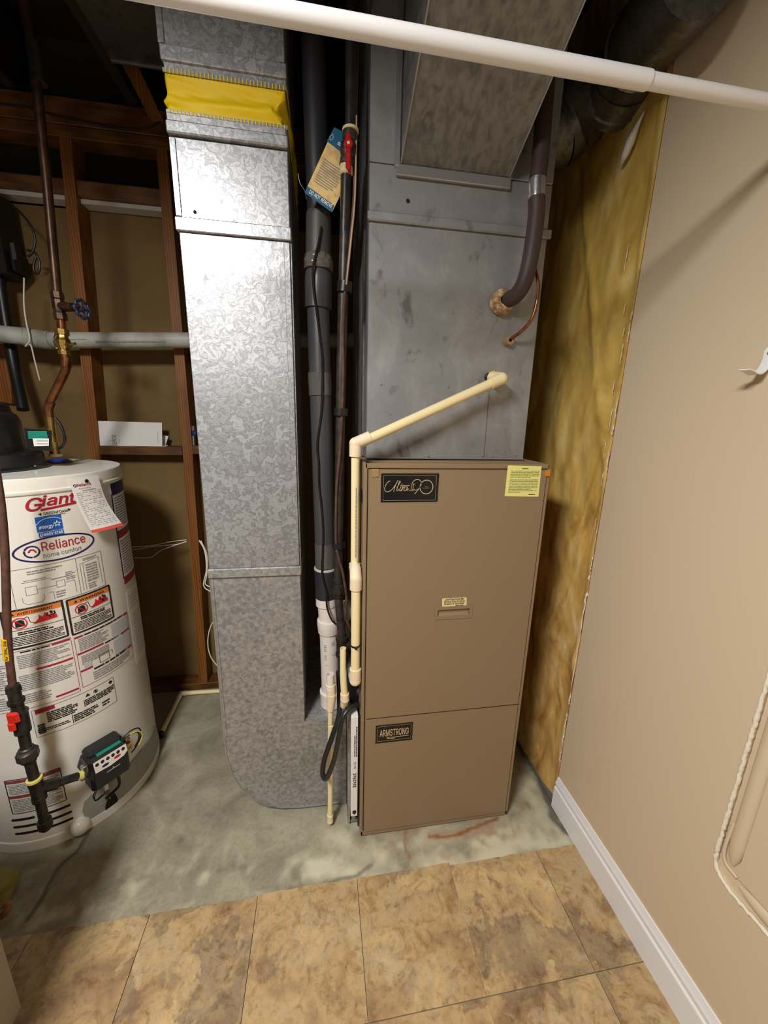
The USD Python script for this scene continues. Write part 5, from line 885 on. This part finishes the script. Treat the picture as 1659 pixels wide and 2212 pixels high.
part('gore', lathe([(.082, 0), (.083, .02), (.088, .024), (.083, .028), (.083, .07)], b0, b1-b0, 36), 'galvanized_round', t); part('gore', lathe([(.080, 0), (.0835, .03), (.090, .034), (.085, .04)], b0+(b1-b0)*.62, b1-b0+[.01, .02, .01], 36), 'galvanized_round', t)
part('pipe', tube([b0, b1, b2], .083, 36), 'galvanized_round', t); part('crimp_band', lathe([(.085, 0), (.091, .004), (.091, .012), (.085, .016)], b1, b2-b1, 36), 'galvanized_round', t)
for k in range(3): part('screw', ball(at(1402+5*k, 72+7*k, y=-.02), .004), 'steel', t)
t = thing('plastic_flap', 'bright crinkled clear plastic flap hanging below the dark round duct', 'plastic sheet', at(1365, 300, x=.74)); Lf = [at(1392, 240, x=.742), at(1375, 275, x=.738), at(1362, 305, x=.735), at(1350, 335, x=.737), at(1342, 355, x=.742)]
part('flap', tube(Lf, [.001, .007, .012, .010, .003], 8, curve=4), 'crinkled_plastic', t, smooth=60)

RZ, RYY = 1.961, -.362
t = thing('tension_rod', 'white telescoping rod spanning overhead in front of the ducts', 'rod', (0, RYY, RZ))
xj = at(1400, 175, y=RYY)[0]
part('outer_tube', lathe([(.0, 0), (.0125, 0), (.0128, .003), (.0128, 2.0)], (xj, RYY, RZ), (-1, 0, 0), 40), 'rod_white', t); part('inner_tube', tube([(xj-.1, RYY, RZ), (WX-.006, RYY, RZ)], .0108, 36), 'rod_white', t); part('end_cup', lathe([(.0110, 0), (.017, .002), (.021, .014), (.021, .018), (0, .018)], (WX-.0185, RYY, RZ), (1, 0, 0), 32), 'rod_white', t)
hy = -.366; hz = 1.568
t = thing('wall_hook', 'white metal strap hook screwed to the beige wall', 'hook', (WX, hy, hz))
cvh = spline([(WX-.0012, hz+.014), (WX-.0012, hz-.004), (WX-.004, hz-.016), (WX-.012, hz-.027), (WX-.021, hz-.033), (WX-.030, hz-.032), (WX-.040, hz-.028), (WX-.049, hz-.026)][:8] and np.c_[[WX-.0012, WX-.0012, WX-.004, WX-.012, WX-.021, WX-.030, WX-.040, WX-.049], [hz+.014, hz-.004, hz-.016, hz-.027, hz-.033, hz-.032, hz-.028, hz-.026], np.zeros(8)], 6)[:, :2]
part('strap', front(extr(LineString(cvh).buffer(.0009, cap_style='flat'), .020), y=hy+.010), 'trim_white', t, smooth=40)
part('tip', [place(extr(affinity.scale(Point(0, 0).buffer(1), .012, .010), .0018), (WX-.049, hy, hz-.0268), (1, 0, .04), (0, 1, 0)), place(extr(affinity.scale(Point(0, 0).buffer(1), .010, .008), .0016), (WX-.0004, hy, hz+.013), (0, 1, 0), (0, 0, 1))], 'trim_white', t)
part('screw', lathe([(0, .0022), (.003, .0016), (.0042, 0)], (WX-.0022, hy, hz+.007), (-1, 0, 0), 16), 'steel', t)
# moulded panel set into the wall at the lower right
p = lambda px, py: at(px, py, x=WX)[1:]
y1_, zb_, zt2, y0_ = -.508, .452, 1.30, -1.25
def wl2(poly, d, x): return place(extr(poly, d), (x, 0, 0), (0, -1, 0), (0, 0, 1))      # polygon in (-y, z), out of the wall
t = thing('recess_panel', 'beige moulded access panel with a ragged white sealed edge low on the beige wall', 'panel', (WX, -.9, .85))
edge = HOLE; ex_ = np.array(edge.exterior.segmentize(.006).coords)
ex3 = np.c_[np.full(len(ex_), WX-.0002), -ex_[:, 0], ex_[:, 1]]; ex3[:, 1:] += rng.normal(0, .0008, (len(ex3), 2)); rad = .0034+.0020*rng.random(len(ex3))
part('sealant', tube(ex3, rad, 8), 'caulk', t, smooth=60, label='ragged white sealant line')
part('tray', wl2(edge.buffer(-.001), .002, WX+.0125), 'wall_paint', t)
def ridge(a, b, rx, r): m = tube(np.linspace(a, b, 40), np.r_[.004, .7*r, .92*r, np.full(34, r), .92*r, .7*r, .004], 24); c = (np.array(a)+b)/2; m.vertices[:, 0] = c[0]+(m.vertices[:, 0]-c[0])*rx; return m
part('side_ridge', ridge((WX+.008, y1_-.028, .505), (WX+.008, y1_-.028, 1.26), .75, .0150), 'wall_paint', t, smooth=60)
part('bottom_ridge', ridge((WX+.008, y1_-.050, zb_+.024), (WX+.008, y0_+.05, zb_+.024), .75, .0140), 'wall_paint', t, smooth=60)
part('inner_panel', wl2(rrect(-y1_+.046, zb_+.046, -y0_-.04, zt2-.04, .004), .012, WX+.0110), 'wall_paint', t, smooth=20)
part('corner_fold', [tube(np.array([(WX+.004, y1_-.012, .60), (WX+.002, y1_-.011, .53), (WX+.002, y1_-.020, .500), (WX+.004, y1_-.044, .492)]), .0035, 8, curve=6), tube(np.array([(WX+.004, y1_-.018, .64), (WX+.002, y1_-.030, .80), (WX+.003, y1_-.040, .86)]), .003, 8, curve=5)], 'wall_paint', t, smooth=60)

# ---------------------------------------------------------------- left foreground and the lamp
t = thing('dryer', 'beige textured metal appliance side at the lower left corner', 'appliance', (-1.15, -.62, 0))
part('body', bx((-1.50, -1.0, .022), (-.848, -.285, .775), .012), 'appliance_beige', t); part('top', bx((-1.51, -1.01, .7755), (-.780, -.270, .80), .008), 'enamel', t)
for x_ in (-1.45, -.90):
    for y_ in (-.95, -.33): part('foot', cyl((x_, y_, 0), (x_, y_, .03), .02, 12), 'black_plastic', t)
t = thing('bag_scrap', 'crumpled yellow green plastic bag scrap on the slab beside the appliance', 'scrap', at(5, 1915, z=.03)); bl_ = ball(at(-8, 1915, z=.035), .05, 3, (1, 1, .9)); bl_.vertices = at(-8, 1915, z=.035)+(bl_.vertices-at(-8, 1915, z=.035))*(.7+.6*meshkit.noise(bl_.vertices*30, 3)[:, None]); part('bag', bl_, 'bag_green', t)
part('dark_knob', ball(at(14, 1888, z=.04), .014, 2), 'black_plastic', t)
t = thing('brown_strap', 'brown curled leather strap on the slab at the lower left edge', 'strap', at(10, 1970, z=.02)); part('strap', tube([at(a, b, z=z) for a, b, z in ((-20, 1985, .01), (2, 1980, .02), (14, 1968, .035), (18, 1958, .04), (10, 1952, .045), (-4, 1962, .04), (-20, 1975, .03))], .009, 10, curve=5), 'torn_paper', t)
t = thing('ceiling_lamp', 'white box shaped ceiling lamp above and behind the viewer', 'lamp', (LX, LY, 2.47)); part('base', bx((LX-.15, LY-.33, LZ+.008), (LX+.15, LY+.33, 2.47), .008), 'trim_white', t)
